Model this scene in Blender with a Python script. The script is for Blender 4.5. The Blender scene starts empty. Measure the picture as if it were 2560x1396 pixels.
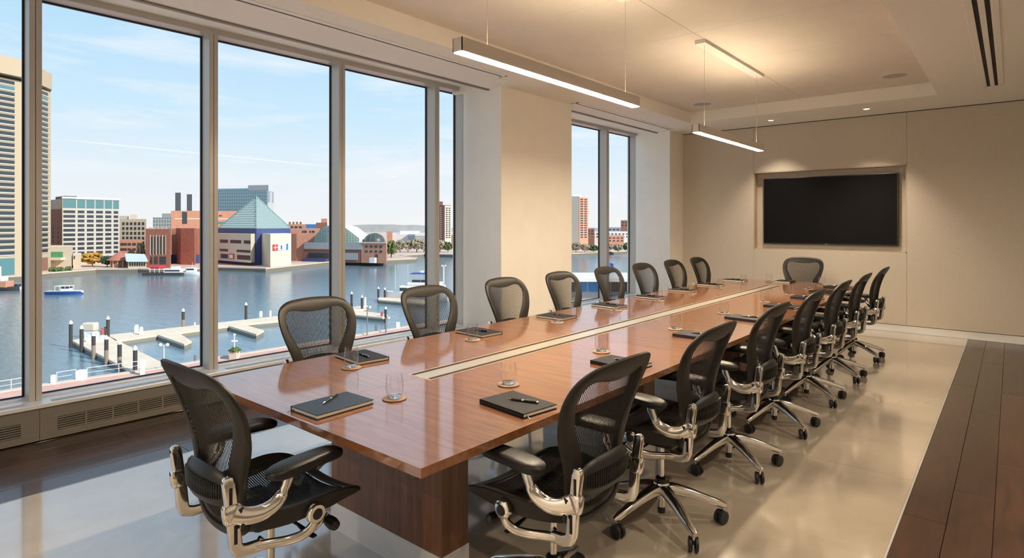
import bpy, bmesh, math, random
from mathutils import Vector, Matrix
SC = bpy.context.scene
COL = SC.collection
PI = math.pi

# ------------------------------------------------------------------ camera
F, HY, CX, VPX, HC = 1483.0, 560.0, 1280.0, 2530.0, 1.5
AZ = math.atan((VPX - CX) / F)
CA, SA = math.cos(AZ), math.sin(AZ)
cam = bpy.data.cameras.new('camera')
camo = bpy.data.objects.new('camera', cam)
COL.objects.link(camo)
camo.location = (0, 0, HC)
camo.rotation_euler = (PI / 2, 0, AZ)
cam.sensor_width = 36.0
cam.lens = 36.0 * F / 2560.0
cam.shift_y = -(698.0 - HY) / 2560.0
cam.clip_start = 0.05
cam.clip_end = 6000
SC.camera = camo

# ------------------------------------------------------------------ view, world, sun
SC.view_settings.view_transform = 'Standard'
SC.view_settings.look = 'None'
SC.view_settings.gamma = 1.0
SC.view_settings.use_curve_mapping = False
SC.view_settings.exposure = 0.15
SC.cycles.max_bounces = 12
SC.cycles.diffuse_bounces = 6
SC.cycles.glossy_bounces = 5
SC.cycles.transparent_max_bounces = 24
SC.cycles.sample_clamp_indirect = 6.0

def world():
    w = bpy.data.worlds.new('sky'); SC.world = w; w.use_nodes = True
    nt = w.node_tree; N = nt.nodes; L = nt.links; N.clear()
    out = N.new('ShaderNodeOutputWorld'); bg = N.new('ShaderNodeBackground')
    tc = N.new('ShaderNodeTexCoord'); sep = N.new('ShaderNodeSeparateXYZ')
    L.new(tc.outputs['Generated'], sep.inputs[0])
    ramp = N.new('ShaderNodeValToRGB'); e = ramp.color_ramp.elements
    e[0].position = 0.0; e[0].color = (.88, .875, .88, 1)
    e[1].position = 1.0; e[1].color = (.20, .42, .80, 1)
    for p, c in ((.07, (.80, .865, .92, 1)), (.17, (.60, .80, .95, 1)), (.34, (.43, .69, .93, 1)), (.6, (.28, .54, .88, 1))):
        k = e.new(p); k.color = c
    L.new(sep.outputs[2], ramp.inputs[0])
    mp = N.new('ShaderNodeMapping'); mp.inputs['Scale'].default_value = (1.6, 1.1, 9.0); mp.inputs['Rotation'].default_value = (0.06, 0.10, 0.6)
    L.new(tc.outputs['Generated'], mp.inputs[0])
    nz = N.new('ShaderNodeTexNoise'); nz.inputs['Scale'].default_value = 2.6; nz.inputs['Detail'].default_value = 7; nz.inputs['Roughness'].default_value = .6
    nz.inputs['Distortion'].default_value = .5
    L.new(mp.outputs[0], nz.inputs['Vector'])
    cr = N.new('ShaderNodeValToRGB'); cr.color_ramp.elements[0].position = .47; cr.color_ramp.elements[1].position = .72
    cr.color_ramp.elements[1].color = (.75, .75, .75, 1)
    L.new(nz.outputs[0], cr.inputs[0])
    # one condensation trail: a thin stretch of a great circle
    nrm = N.new('ShaderNodeVectorMath'); nrm.operation = 'DOT_PRODUCT'
    def dirn(px, py):
        u = (px - CX) / F; v = (HY - py) / F
        return Vector((-SA + u * CA, CA + u * SA, v)).normalized()
    a, b = dirn(285, 362), dirn(990, 433)
    n = a.cross(b).normalized(); mid = dirn(520, 385)
    nrm.inputs[1].default_value = n; L.new(tc.outputs['Generated'], nrm.inputs[0])
    ab = N.new('ShaderNodeMath'); ab.operation = 'ABSOLUTE'; L.new(nrm.outputs['Value'], ab.inputs[0])
    m1 = N.new('ShaderNodeMapRange'); m1.inputs['From Min'].default_value = .0004; m1.inputs['From Max'].default_value = .0016
    m1.inputs['To Min'].default_value = .85; m1.inputs['To Max'].default_value = 0; L.new(ab.outputs[0], m1.inputs[0])
    d2 = N.new('ShaderNodeVectorMath'); d2.operation = 'DOT_PRODUCT'; d2.inputs[1].default_value = mid
    L.new(tc.outputs['Generated'], d2.inputs[0])
    m2 = N.new('ShaderNodeMapRange'); m2.inputs['From Min'].default_value = math.cos(.185); m2.inputs['From Max'].default_value = math.cos(.13)
    L.new(d2.outputs['Value'], m2.inputs[0])
    mul = N.new('ShaderNodeMath'); mul.operation = 'MULTIPLY'; L.new(m1.outputs[0], mul.inputs[0]); L.new(m2.outputs[0], mul.inputs[1])
    mx = N.new('ShaderNodeMath'); mx.operation = 'MAXIMUM'; L.new(cr.outputs[0], mx.inputs[0]); L.new(mul.outputs[0], mx.inputs[1])
    mix = N.new('ShaderNodeMixRGB'); mix.inputs[2].default_value = (.93, .93, .95, 1)
    L.new(mx.outputs[0], mix.inputs[0]); L.new(ramp.outputs[0], mix.inputs[1])
    L.new(mix.outputs[0], bg.inputs[0]); bg.inputs[1].default_value = 0.97
    L.new(bg.outputs[0], out.inputs[0])
world()

sun = bpy.data.lights.new('sun', 'SUN'); sun.energy = 4.8; sun.angle = .009; sun.color = (1, .94, .84)
suno = bpy.data.objects.new('sun', sun); COL.objects.link(suno)
SUNDIR = Vector((.76, .18, .52)).normalized()
suno.rotation_euler = SUNDIR.to_track_quat('Z', 'Y').to_euler()

# ------------------------------------------------------------------ materials
MATS = {}
def mat(name, col, rough=.5, metal=0.0, spec=.5, coat=0.0, cior=1.6, emit=None, estr=0.0, trans=0.0, ior=1.45, alpha=1.0):
    m = bpy.data.materials.new(name); m.use_nodes = True
    b = m.node_tree.nodes['Principled BSDF']
    b.inputs['Base Color'].default_value = (*col, 1)
    b.inputs['Roughness'].default_value = rough
    b.inputs['Metallic'].default_value = metal
    b.inputs['Specular IOR Level'].default_value = spec
    b.inputs['Coat Weight'].default_value = coat
    b.inputs['Coat Roughness'].default_value = .08; b.inputs['Coat IOR'].default_value = cior
    b.inputs['IOR'].default_value = ior
    b.inputs['Transmission Weight'].default_value = trans
    if emit:
        b.inputs['Emission Color'].default_value = (*emit, 1)
        b.inputs['Emission Strength'].default_value = estr
    MATS[name] = m
    return m
def nodes(m): return m.node_tree.nodes, m.node_tree.links, m.node_tree.nodes['Principled BSDF']
def noise_color(m, c1, c2, scale=(1, 1, 1), nscale=5, detail=5, lo=.3, hi=.7, bump=0.0, bdist=.002, rand=0.0, distort=0.0, coord='Object', rough=None):
    N, L, b = nodes(m)
    tc = N.new('ShaderNodeTexCoord'); mp = N.new('ShaderNodeMapping'); mp.inputs['Scale'].default_value = scale
    L.new(tc.outputs[coord], mp.inputs[0])
    nz = N.new('ShaderNodeTexNoise'); nz.inputs['Scale'].default_value = nscale; nz.inputs['Detail'].default_value = detail
    nz.inputs['Roughness'].default_value = .6; nz.inputs['Distortion'].default_value = distort
    oi = None
    if rand:
        oi = N.new('ShaderNodeObjectInfo'); sc = N.new('ShaderNodeVectorMath'); sc.operation = 'SCALE'; sc.inputs['Scale'].default_value = 31.0
        cb = N.new('ShaderNodeCombineXYZ'); L.new(oi.outputs['Random'], cb.inputs[0]); L.new(oi.outputs['Random'], cb.inputs[1])
        L.new(cb.outputs[0], sc.inputs[0])
        ad = N.new('ShaderNodeVectorMath'); ad.operation = 'ADD'; L.new(mp.outputs[0], ad.inputs[0]); L.new(sc.outputs[0], ad.inputs[1])
        L.new(ad.outputs[0], nz.inputs['Vector'])
    else:
        L.new(mp.outputs[0], nz.inputs['Vector'])
    r = N.new('ShaderNodeValToRGB'); r.color_ramp.elements[0].position = lo; r.color_ramp.elements[1].position = hi
    r.color_ramp.elements[0].color = (*c1, 1); r.color_ramp.elements[1].color = (*c2, 1)
    L.new(nz.outputs[0], r.inputs[0])
    col = r.outputs[0]
    if rand:
        hs = N.new('ShaderNodeHueSaturation'); mr = N.new('ShaderNodeMapRange')
        mr.inputs['To Min'].default_value = 1 - rand; mr.inputs['To Max'].default_value = 1 + rand
        L.new(oi.outputs['Random'], mr.inputs[0]); L.new(mr.outputs[0], hs.inputs['Value']); L.new(col, hs.inputs['Color'])
        col = hs.outputs[0]
    L.new(col, b.inputs['Base Color'])
    if bump:
        bp = N.new('ShaderNodeBump'); bp.inputs['Strength'].default_value = bump; bp.inputs['Distance'].default_value = bdist
        L.new(nz.outputs[0], bp.inputs['Height']); L.new(bp.outputs[0], b.inputs['Normal'])
    if rough:
        mr = N.new('ShaderNodeMapRange'); mr.inputs['To Min'].default_value = rough[0]; mr.inputs['To Max'].default_value = rough[1]
        L.new(nz.outputs[0], mr.inputs[0]); L.new(mr.outputs[0], b.inputs['Roughness'])
    return m
def grid_lines(m, size, line, cline, axes=('x', 'z')):
    """thin lines of another colour every `size` metres in object space (glazing too far to tell apart)"""
    N, L, b = nodes(m)
    tc = N.new('ShaderNodeTexCoord'); sep = N.new('ShaderNodeSeparateXYZ'); L.new(tc.outputs['Object'], sep.inputs[0])
    outs = []
    for ax in axes:
        k = 'xyz'.index(ax)
        mm = N.new('ShaderNodeMath'); mm.operation = 'PINGPONG'; mm.inputs[1].default_value = size[axes.index(ax)] / 2
        L.new(sep.outputs[k], mm.inputs[0])
        lt = N.new('ShaderNodeMath'); lt.operation = 'LESS_THAN'; lt.inputs[1].default_value = line / 2; L.new(mm.outputs[0], lt.inputs[0]); outs.append(lt)
    mx = outs[0]
    for o in outs[1:]:
        t = N.new('ShaderNodeMath'); t.operation = 'MAXIMUM'; L.new(mx.outputs[0], t.inputs[0]); L.new(o.outputs[0], t.inputs[1]); mx = t
    mix = N.new('ShaderNodeMixRGB'); mix.inputs[1].default_value = b.inputs['Base Color'].default_value[:]; mix.inputs[2].default_value = (*cline, 1)
    L.new(mx.outputs[0], mix.inputs[0]); L.new(mix.outputs[0], b.inputs['Base Color'])
    return m
def thin_glass(name, tint, gloss, edge=None, power=4.5, base=.018):
    m = bpy.data.materials.new(name); m.use_nodes = True
    N = m.node_tree.nodes; L = m.node_tree.links; N.clear()
    out = N.new('ShaderNodeOutputMaterial'); mix = N.new('ShaderNodeMixShader')
    t = N.new('ShaderNodeBsdfTransparent'); t.inputs[0].default_value = (*tint, 1)
    g = N.new('ShaderNodeBsdfGlossy'); g.inputs['Roughness'].default_value = .02; g.inputs[0].default_value = (1, 1, 1, 1)
    fr = N.new('ShaderNodeLayerWeight'); fr.inputs[0].default_value = .5
    pw = N.new('ShaderNodeMath'); pw.operation = 'POWER'; pw.inputs[1].default_value = power
    ma = N.new('ShaderNodeMath'); ma.operation = 'MULTIPLY_ADD'; ma.inputs[1].default_value = gloss; ma.inputs[2].default_value = base
    L.new(fr.outputs['Facing'], pw.inputs[0]); L.new(pw.outputs[0], ma.inputs[0])
    if edge:
        rp = N.new('ShaderNodeValToRGB'); rp.color_ramp.elements[0].position = .55; rp.color_ramp.elements[1].position = 1.0
        rp.color_ramp.elements[0].color = (*tint, 1); rp.color_ramp.elements[1].color = (*edge, 1)
        L.new(fr.outputs['Facing'], rp.inputs[0]); L.new(rp.outputs[0], t.inputs[0])
    L.new(ma.outputs[0], mix.inputs[0]); L.new(t.outputs[0], mix.inputs[1]); L.new(g.outputs[0], mix.inputs[2])
    L.new(mix.outputs[0], out.inputs[0]); MATS[name] = m
    return m

# interior
noise_color(mat('table_wood', (.3, .12, .05), .36, coat=1.0, cior=2.3, spec=.3), (.150, .055, .018), (.265, .103, .036), (1.3, 16, 16), 2.4, 6, .32, .70, .03, .0006, rand=.07, distort=.4)
noise_color(mat('panel_wood', (.2, .08, .04), .35, coat=.1), (.095, .042, .022), (.215, .100, .050), (16, 16, 1.0), 2.0, 6, .3, .72, .03, .0006, rand=.05, distort=.4)
noise_color(mat('plank_wood', (.1, .05, .03), .30, spec=.5, coat=.35, cior=1.8), (.020, .0095, .006), (.058, .026, .015), (9, 1.1, 9), 2.2, 8, .28, .75, .15, .001, rand=.34, distort=.7)
noise_color(mat('concrete', (.4, .35, .28), .2, spec=.9, coat=1.0, cior=2.25), (.385, .325, .250), (.50, .430, .345), (1, 1, 1), 1.7, 8, .3, .72, .02, .0015, rand=.03, distort=.3, rough=(.12, .30))
mat('ceiling_paint', (.82, .79, .73), .7)
def perforated():
    m = noise_color(mat('perforated_panel', (.72, .66, .58), .8), (.70, .65, .58), (.75, .70, .62), (1, 1, 1), 3, 3)
    N, L, b = nodes(m)
    src = b.inputs['Base Color'].links[0].from_socket
    tc = N.new('ShaderNodeTexCoord'); sep = N.new('ShaderNodeSeparateXYZ'); L.new(tc.outputs['Object'], sep.inputs[0])
    res = []
    for k in (0, 1):
        a = N.new('ShaderNodeMath'); a.operation = 'MULTIPLY'; a.inputs[1].default_value = 2 * PI / .0125; L.new(sep.outputs[k], a.inputs[0])
        s = N.new('ShaderNodeMath'); s.operation = 'SINE'; L.new(a.outputs[0], s.inputs[0]); res.append(s)
    mu = N.new('ShaderNodeMath'); mu.operation = 'ADD'; L.new(res[0].outputs[0], mu.inputs[0]); L.new(res[1].outputs[0], mu.inputs[1])
    gt = N.new('ShaderNodeMapRange'); gt.inputs['From Min'].default_value = .7; gt.inputs['From Max'].default_value = 1.4; L.new(mu.outputs[0], gt.inputs[0])
    mx = N.new('ShaderNodeMixRGB'); mx.inputs[2].default_value = (.52, .465, .40, 1); L.new(gt.outputs[0], mx.inputs[0]); L.new(src, mx.inputs[1])
    L.new(mx.outputs[0], b.inputs['Base Color'])
perforated()
noise_color(mat('wall_paint', (.8, .76, .69), .75), (.80, .765, .70), (.84, .80, .735), (1, 1, 1), 4, 3)
noise_color(mat('fabric_panel', (.5, .43, .34), .9, spec=.2), (.50, .445, .37), (.58, .52, .435), (1, 1, 1), 130, 4, .3, .7, .25, .0015, rand=.015)
mat('niche_lining', (.47, .38, .28), .8)
mat('shadow_gap', (.03, .025, .02), .9)
mat('white_trim', (.80, .79, .77), .4)
mat('frame_metal', (.44, .425, .40), .36, metal=.12)
mat('sill_metal', (.64, .655, .67), .26, metal=.15, spec=.8)
mat('convector_metal', (.19, .172, .148), .42, metal=.2)
mat('gasket', (.012, .014, .02), .5)
mat('slot_black', (.008, .007, .006), .7)
thin_glass('window_glass', (.975, .985, .985), .2, power=7, base=.0002)
mat('lamp_body', (.62, .58, .53), .4)
mat('lamp_white', (.8, .78, .74), .4)
mat('lamp_diffuser', (.9, .85, .75), .5, emit=(1.0, .81, .58), estr=250.0)
mat('lamp_uplight', (.9, .85, .75), .5, emit=(1.0, .78, .53), estr=44.0)
mat('downlight_lens', (.9, .85, .75), .5, emit=(1.0, .80, .56), estr=16.0)
mat('cable', (.55, .48, .40), .4, metal=.6)
mat('speaker_grille', (.40, .385, .36), .8)
mat('brushed_plate', (.70, .63, .53), .30, metal=.75)
mat('copper_edge', (.72, .50, .34), .35, metal=.6)
noise_color(mat('plinth_metal', (.6, .6, .6), .30, metal=.35, spec=.8), (.72, .72, .715), (.80, .80, .795), (2, 2, 60), 6, 3)
# chair
mat('chair_frame', (.019, .0165, .0135), .44, spec=.35)
mat('chair_mesh', (.013, .0115, .010), .55, spec=.3)
mat('chair_pad', (.010, .0095, .009), .40, spec=.4)
mat('chair_plastic', (.010, .010, .010), .35)
mat('polished_alloy', (.74, .715, .68), .13, metal=1.0)
mat('caster_rubber', (.012, .012, .012), .45)
# desk things
noise_color(mat('cover_black', (.02, .02, .024), .6, spec=.25), (.012, .012, .014), (.020, .020, .024), (1, 1, 1), 300, 2, .3, .7, .2, .0004)
mat('cover_blue', (.022, .034, .055), .45, spec=.4)
mat('paper', (.72, .66, .56), .8)
mat('pen_black', (.008, .008, .009), .22)
mat('chrome', (.78, .78, .78), .12, metal=1.0)
noise_color(mat('coaster_leather', (.3, .18, .11), .6), (.22, .145, .10), (.30, .205, .145), (1, 1, 1), 60, 3)
thin_glass('tumbler_glass', (.985, .985, .985), 1.0, edge=(.74, .76, .77))
mat('tumbler_base', (1, 1, 1), .0, trans=1.0, ior=1.45)
mat('screen', (.005, .005, .006), .45, spec=.12)
mat('bezel', (.012, .012, .012), .3)

# ------------------------------------------------------------------ mesh building
class MB:
    def __init__(s): s.v = []; s.f = []; s.sm = []
    def add(s, vs, fs, smooth=False):
        o = len(s.v); s.v += [tuple(v) for v in vs]
        for f in fs: s.f.append(tuple(i + o for i in f)); s.sm.append(smooth)
        return s
    def box(s, x0, x1, y0, y1, z0, z1, bev=0.0, M=None):
        if x0 > x1: x0, x1 = x1, x0
        if y0 > y1: y0, y1 = y1, y0
        if z0 > z1: z0, z1 = z1, z0
        if bev <= 0:
            vs = [(x, y, z) for z in (z0, z1) for y in (y0, y1) for x in (x0, x1)]
            fs = [(0, 2, 3, 1), (4, 5, 7, 6), (0, 1, 5, 4), (2, 6, 7, 3), (0, 4, 6, 2), (1, 3, 7, 5)]
        else:
            bm = bmesh.new()
            q = [bm.verts.new((x, y, z)) for z in (z0, z1) for y in (y0, y1) for x in (x0, x1)]
            for f in [(0, 2, 3, 1), (4, 5, 7, 6), (0, 1, 5, 4), (2, 6, 7, 3), (0, 4, 6, 2), (1, 3, 7, 5)]:
                bm.faces.new([q[i] for i in f])
            bmesh.ops.bevel(bm, geom=list(bm.edges), offset=bev, segments=2, affect='EDGES', profile=.5)
            bm.verts.index_update()
            vs = [v.co.copy() for v in bm.verts]; fs = [[v.index for v in f.verts] for f in bm.faces]; bm.free()
        if M is not None: vs = [M @ Vector(v) for v in vs]
        return s.add(vs, fs)
    def prism(s, poly, z0, z1):
        n = len(poly)
        a = sum(poly[i][0] * poly[(i + 1) % n][1] - poly[(i + 1) % n][0] * poly[i][1] for i in range(n))
        if a < 0: poly = poly[::-1]
        vs = [(x, y, z0) for x, y in poly] + [(x, y, z1) for x, y in poly]
        fs = [tuple(range(n))[::-1], tuple(range(n, 2 * n))] + [(i, (i + 1) % n, n + (i + 1) % n, n + i) for i in range(n)]
        return s.add(vs, fs)
    def loft(s, rings, cap=True, smooth=True):
        n = len(rings[0]); vs = [p for r in rings for p in r]; fs = []
        for k in range(len(rings) - 1):
            for i in range(n):
                fs.append((k * n + i, k * n + (i + 1) % n, (k + 1) * n + (i + 1) % n, (k + 1) * n + i))
        if cap:
            fs.append(tuple(range(n))[::-1]); fs.append(tuple(range((len(rings) - 1) * n, len(rings) * n)))
        return s.add(vs, fs, smooth)
    def cyl(s, p0, p1, r0, r1=None, n=16):
        r1 = r0 if r1 is None else r1
        p0, p1 = Vector(p0), Vector(p1); ax = (p1 - p0).normalized()
        u = ax.orthogonal().normalized(); w = ax.cross(u)
        ring = lambda p, r: [p + r * (math.cos(2 * PI * i / n) * u + math.sin(2 * PI * i / n) * w) for i in range(n)]
        return s.loft([ring(p0, r0), ring(p1, r1)])
    def lathe(s, prof, c=(0, 0, 0), n=24, cap=True):
        rings = [[(c[0] + r * math.cos(2 * PI * i / n), c[1] + r * math.sin(2 * PI * i / n), c[2] + z) for i in range(n)] for r, z in prof]
        return s.loft(rings, cap)
    def sweep(s, path, sizes, n=10, up=(0, 0, 1), sq=2.6):
        """superellipse section (a along side, b along up) along a path"""
        P = [Vector(p) for p in path]; rings = []
        for k, p in enumerate(P):
            t = (P[min(k + 1, len(P) - 1)] - P[max(k - 1, 0)]).normalized()
            U = Vector(up); side = t.cross(U)
            if side.length < 1e-4: side = t.cross(Vector((0, 1, 0)))
            side.normalize(); u2 = side.cross(t).normalized()
            a, b = sizes[k] if isinstance(sizes, list) else sizes
            ring = []
            for i in range(n):
                th = 2 * PI * i / n; c, q = math.cos(th), math.sin(th)
                ring.append(p + side * (a * math.copysign(abs(c) ** (2 / sq), c)) + u2 * (b * math.copysign(abs(q) ** (2 / sq), q)))
            rings.append(ring)
        return s.loft(rings)
    def ball(s, c, r, n=10, m=6):
        rx, ry, rz = (r, r, r) if not isinstance(r, tuple) else r
        rings = []
        for k in range(m + 1):
            ph = -PI / 2 + PI * k / m; cc = max(math.cos(ph), .001)
            rings.append([(c[0] + rx * cc * math.cos(2 * PI * i / n), c[1] + ry * cc * math.sin(2 * PI * i / n), c[2] + rz * math.sin(ph)) for i in range(n)])
        return s.loft(rings)
    def mesh(s, name, material):
        me = bpy.data.meshes.new(name); me.from_pydata(s.v, [], s.f)
        me.polygons.foreach_set('use_smooth', s.sm)
        if any(s.sm): me.set_sharp_from_angle(angle=math.radians(42))
        me.materials.append(MATS[material]); me.update()
        return me
    def build(s, name, material, parent=None, loc=None):
        return put(name, s.mesh(name, material), parent, loc)

def put(name, me, parent=None, loc=None, rz=None):
    o = bpy.data.objects.new(name, me); COL.objects.link(o)
    if parent: o.parent = parent
    if loc: o.location = loc
    if rz: o.rotation_euler.z = rz
    return o
def tag(o, label=None, cat=None, group=None, kind=None):
    if label: o['label'] = label
    if cat: o['category'] = cat
    if group: o['group'] = group
    if kind: o['kind'] = kind
    return o
def empty(name, loc=(0, 0, 0), rz=0.0, label=None, cat=None, group=None):
    o = put(name, None, None, loc); o.rotation_euler.z = rz; o.empty_display_size = .1
    return tag(o, label, cat, group)
CHILD = {}
def copy_tree(o, parent=None):
    c = o.copy(); COL.objects.link(c); c.parent = parent
    for ch in list(o.children): copy_tree(ch, c)
    return c
def crom(pts, sub=5, closed=False):
    P = [Vector(p) for p in pts]; n = len(P); out = []
    rng = range(n) if closed else range(n - 1)
    for i in rng:
        if closed: a, b, c, d = P[(i - 1) % n], P[i], P[(i + 1) % n], P[(i + 2) % n]
        else: a, b, c, d = P[max(i - 1, 0)], P[i], P[i + 1], P[min(i + 2, n - 1)]
        for k in range(sub):
            t = k / sub
            out.append(.5 * ((2 * b) + (c - a) * t + (2 * a - 5 * b + 4 * c - d) * t * t + (3 * b - a - 3 * c + d) * t ** 3))
    if not closed: out.append(P[-1])
    return out
def lerp1(tab, x):
    if x <= tab[0][0]: return tab[0][1]
    for (a, fa), (b, fb) in zip(tab, tab[1:]):
        if x <= b: return fa + (fb - fa) * (x - a) / (b - a)
    return tab[-1][1]

# ================================================================== THE ROOM
RX, BY, FY = 2.6, -2.6, 9.7           # right wall, back wall, far wall
ZS, ZC = 3.04, 3.20                   # soffit and coffer heights
SHEAR = .02
def shear(o):
    for v in o.data.vertices: v.co.x += SHEAR * (v.co.y - 1.0)
    return o

# floor: concrete bay between two plank bays
fl = MB().box(-5.6, RX + .2, BY - .2, FY + .2, -.30, -.014).build('floor', 'shadow_gap'); tag(fl, 'polished concrete floor with dark timber plank borders', 'floor', kind='structure')
CXL, CXR = -4.135, -.437
for y0, y1 in ((BY, .12), (.12, 4.155), (4.155, 8.2), (8.2, FY)):
    o = MB().box(CXL + .006, CXR - .006, y0 + .0015, y1 - .0015, -.05, 0, ).build('concrete_slab', 'concrete', fl)
for x in (CXL, CXR):
    MB().box(x - .005, x + .005, BY, FY, -.05, .0008).build('metal_divider', 'frame_metal', fl)
rng = random.Random(7)
def planks(xs, ends_seed, fixed=None):
    for k in range(len(xs) - 1):
        y = BY - rng.uniform(0, 1.5); cuts = [BY]
        ln = (fixed or {}).get(k)
        if ln: cuts += [c for c in ln]
        else:
            while y < FY - .5:
                y += rng.uniform(1.6, 2.5)
                if BY + .3 < y < FY - .3: cuts.append(y)
        cuts.append(FY)
        for a, b in zip(cuts, cuts[1:]):
            w, l = xs[k + 1] - xs[k], b - a
            m = MB().box(-w / 2 + .0012, w / 2 - .0012, -l / 2 + .0012, l / 2 - .0012, -.05, 0, .0012)
            m.build('floor_plank', 'plank_wood', fl, ((xs[k] + xs[k + 1]) / 2, (a + b) / 2, -.001 + rng.uniform(-.0004, .0004)))
planks([CXR + .006 + .1805 * i for i in range(17)], 1, {0: (-.6, 1.5, 3.66, 6.9), 1: (-1.2, 1.9, 4.17, 6.0, 8.2), 2: (.3, 2.6, 4.78, 6.8), 3: (-.5, 1.4, 3.5, 5.6, 7.7)})
planks([-5.3 + .1940 * i for i in range(7)], 2, {5: (-.4, 1.62, 3.9, 6.1, 8.3), 4: (-1.1, .5, 2.75, 4.9, 7.2), 3: (.1, 1.93, 4.2, 6.5), 2: (-.5, 1.45, 3.3, 5.4, 7.7)})

# far wall: fabric panels around a screen niche
NX0, NX1, NZ0, NZ1 = -3.146, -1.102, 1.10, 2.315
wf = MB()
wf.box(-5.16, NX0, FY + .03, FY + .35, -.3, 3.6).box(NX1, RX + .2, FY + .03, FY + .35, -.3, 3.6)
wf.box(NX0, NX1, FY + .03, FY + .35, -.3, NZ0).box(NX0, NX1, FY + .03, FY + .35, NZ1, 3.6).box(NX0, NX1, FY + .16, FY + .35, NZ0, NZ1)
wf = wf.build('wall_far', 'shadow_gap'); tag(wf, 'beige fabric panelled end wall with recessed screen niche', 'wall', kind='structure')
g = .0011
def fpanel(x0, x1, z0, z1): MB().box(x0 + g, x1 - g, FY, FY + .04, z0 + g, z1 - g, .002).build('wall_panel', 'fabric_panel', wf)
PB, PT = .105, ZS - .009
for a, b in ((-4.34, NX0), (NX1, .72), (.72, RX)): fpanel(a, b, PB, PT)
fpanel(NX0, NX1, PB, NZ0); fpanel(NX0, NX1, NZ1, PT)
nb = MB().box(NX0, NX1, FY + .145, FY + .165, NZ0, NZ1).build('niche_back', 'fabric_panel', wf)
nl = MB().box(NX0 - .0, NX0 + .012, FY + .002, FY + .15, NZ0, NZ1).box(NX1 - .012, NX1, FY + .002, FY + .15, NZ0, NZ1)
nl.box(NX0, NX1, FY + .002, FY + .15, NZ0, NZ0 + .012).box(NX0, NX1, FY + .002, FY + .15, NZ1 - .012, NZ1).build('niche_lining', 'niche_lining', wf)
tag(MB().box(-4.33, RX, FY + .012, FY + .04, 0, .098).build('baseboard_far', 'white_trim'), 'white recessed baseboard along the fabric wall', 'baseboard', kind='structure')

# right, back walls (behind the camera)
tag(MB().box(RX, RX + .2, BY - .2, FY + .3, -.3, 3.6).build('wall_right', 'wall_paint'), 'plain beige side wall', 'wall', kind='structure')
tag(MB().box(-5.8, RX + .2, BY - .2, BY, -.3, 3.6).build('wall_back', 'wall_paint'), 'plain beige rear wall', 'wall', kind='structure')

# window wall: column, pier and splayed reveals
def wall_prism(name, poly, z0, z1, m, lab):
    o = MB().prism(poly, z0, z1).build(name, m); return tag(o, lab, 'wall', kind='structure')
COLX = -4.36
wall_prism('wall_column', [(COLX, 4.985), (COLX, 6.37), (-5.10, 6.47), (-5.34, 6.50), (-5.34, 5.19), (-5.13, 5.170)], -.3, 3.6, 'wall_paint', 'broad plastered column between the two windows')
wall_prism('wall_pier', [(-4.335, 9.2), (-4.335, 9.9), (-5.26, 9.9), (-5.26, 9.44), (-5.06, 9.40)], -.3, 3.6, 'wall_paint', 'narrow plastered pier beside the far window')
# wall above and below the glazing
tag(shear(MB().box(-5.42, -5.25, BY, 5.17, 3.16, 3.6).box(-5.42, -5.25, 6.48, 9.42, 3.08, 3.6).build('wall_window_head', 'wall_paint')), 'wall above the windows', 'wall', kind='structure')
tag(shear(MB().box(-5.42, -5.27, BY, 5.17, -.3, .245).box(-5.42, -5.27, 6.48, 9.42, -.3, .245).build('wall_window_base', 'wall_paint')), 'low wall under the window sill', 'wall', kind='structure')

# ceiling: soffits with a lower edge, coffer above
CFX0, CFX1, CFY1, CFY0 = -3.76, -.68, 8.68, -1.4
ce = MB()
ce.box(-4.60, CFX0, BY, FY + .3, ZS, 3.6).box(CFX1, RX + .2, BY, FY + .3, ZS, 3.6)
ce.box(CFX0, CFX1, CFY1, FY + .3, ZS, 3.6).box(CFX0, CFX1, BY - .2, CFY0, ZS, 3.6)
ce.box(CFX0 - .01, CFX1 + .01, CFY0 - .01, CFY1 + .01, ZC + .02, 3.6)
ce.box(-5.40, -4.60, BY - .2, 5.1, 3.165, 3.6).box(-5.26, -4.6, 5.1, FY + .3, 3.09, 3.6)
ce = ce.build('ceiling', 'ceiling_paint'); tag(ce, 'painted ceiling with a recessed perforated coffer', 'ceiling', kind='structure')
JX = -2.165; JY = [CFY0, .1, 1.4, 2.65, 3.94, 5.08, 6.22, 7.53, CFY1]
for xa, xb in ((CFX0, JX), (JX, CFX1)):
    for ya, yb in zip(JY, JY[1:]):
        w, l = xb - xa - .003, yb - ya - .003
        MB().box(-w / 2, w / 2, -l / 2, l / 2, 0, .03, .002).build('ceiling_panel', 'perforated_panel', ce, ((xa + xb) / 2, (ya + yb) / 2, ZC))
tag(MB().box(-4.605, -4.565, BY, 5.02, ZS - .012, ZS + .10).build('trim_1', 'convector_metal'), 'bronze edge strip of the shade pocket over the large window', 'trim', kind='structure')
tag(MB().box(-4.605, -4.565, 6.40, 9.24, ZS - .012, ZS + .03).build('trim_2', 'convector_metal'), 'bronze edge strip of the shade pocket over the far window', 'trim', kind='structure')
tag(MB().box(-4.33, RX, FY + .002, FY + .04, ZS - .012, ZS).build('trim_3', 'shadow_gap'), 'dark shadow gap on top of the fabric wall', 'trim', kind='structure')

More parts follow.
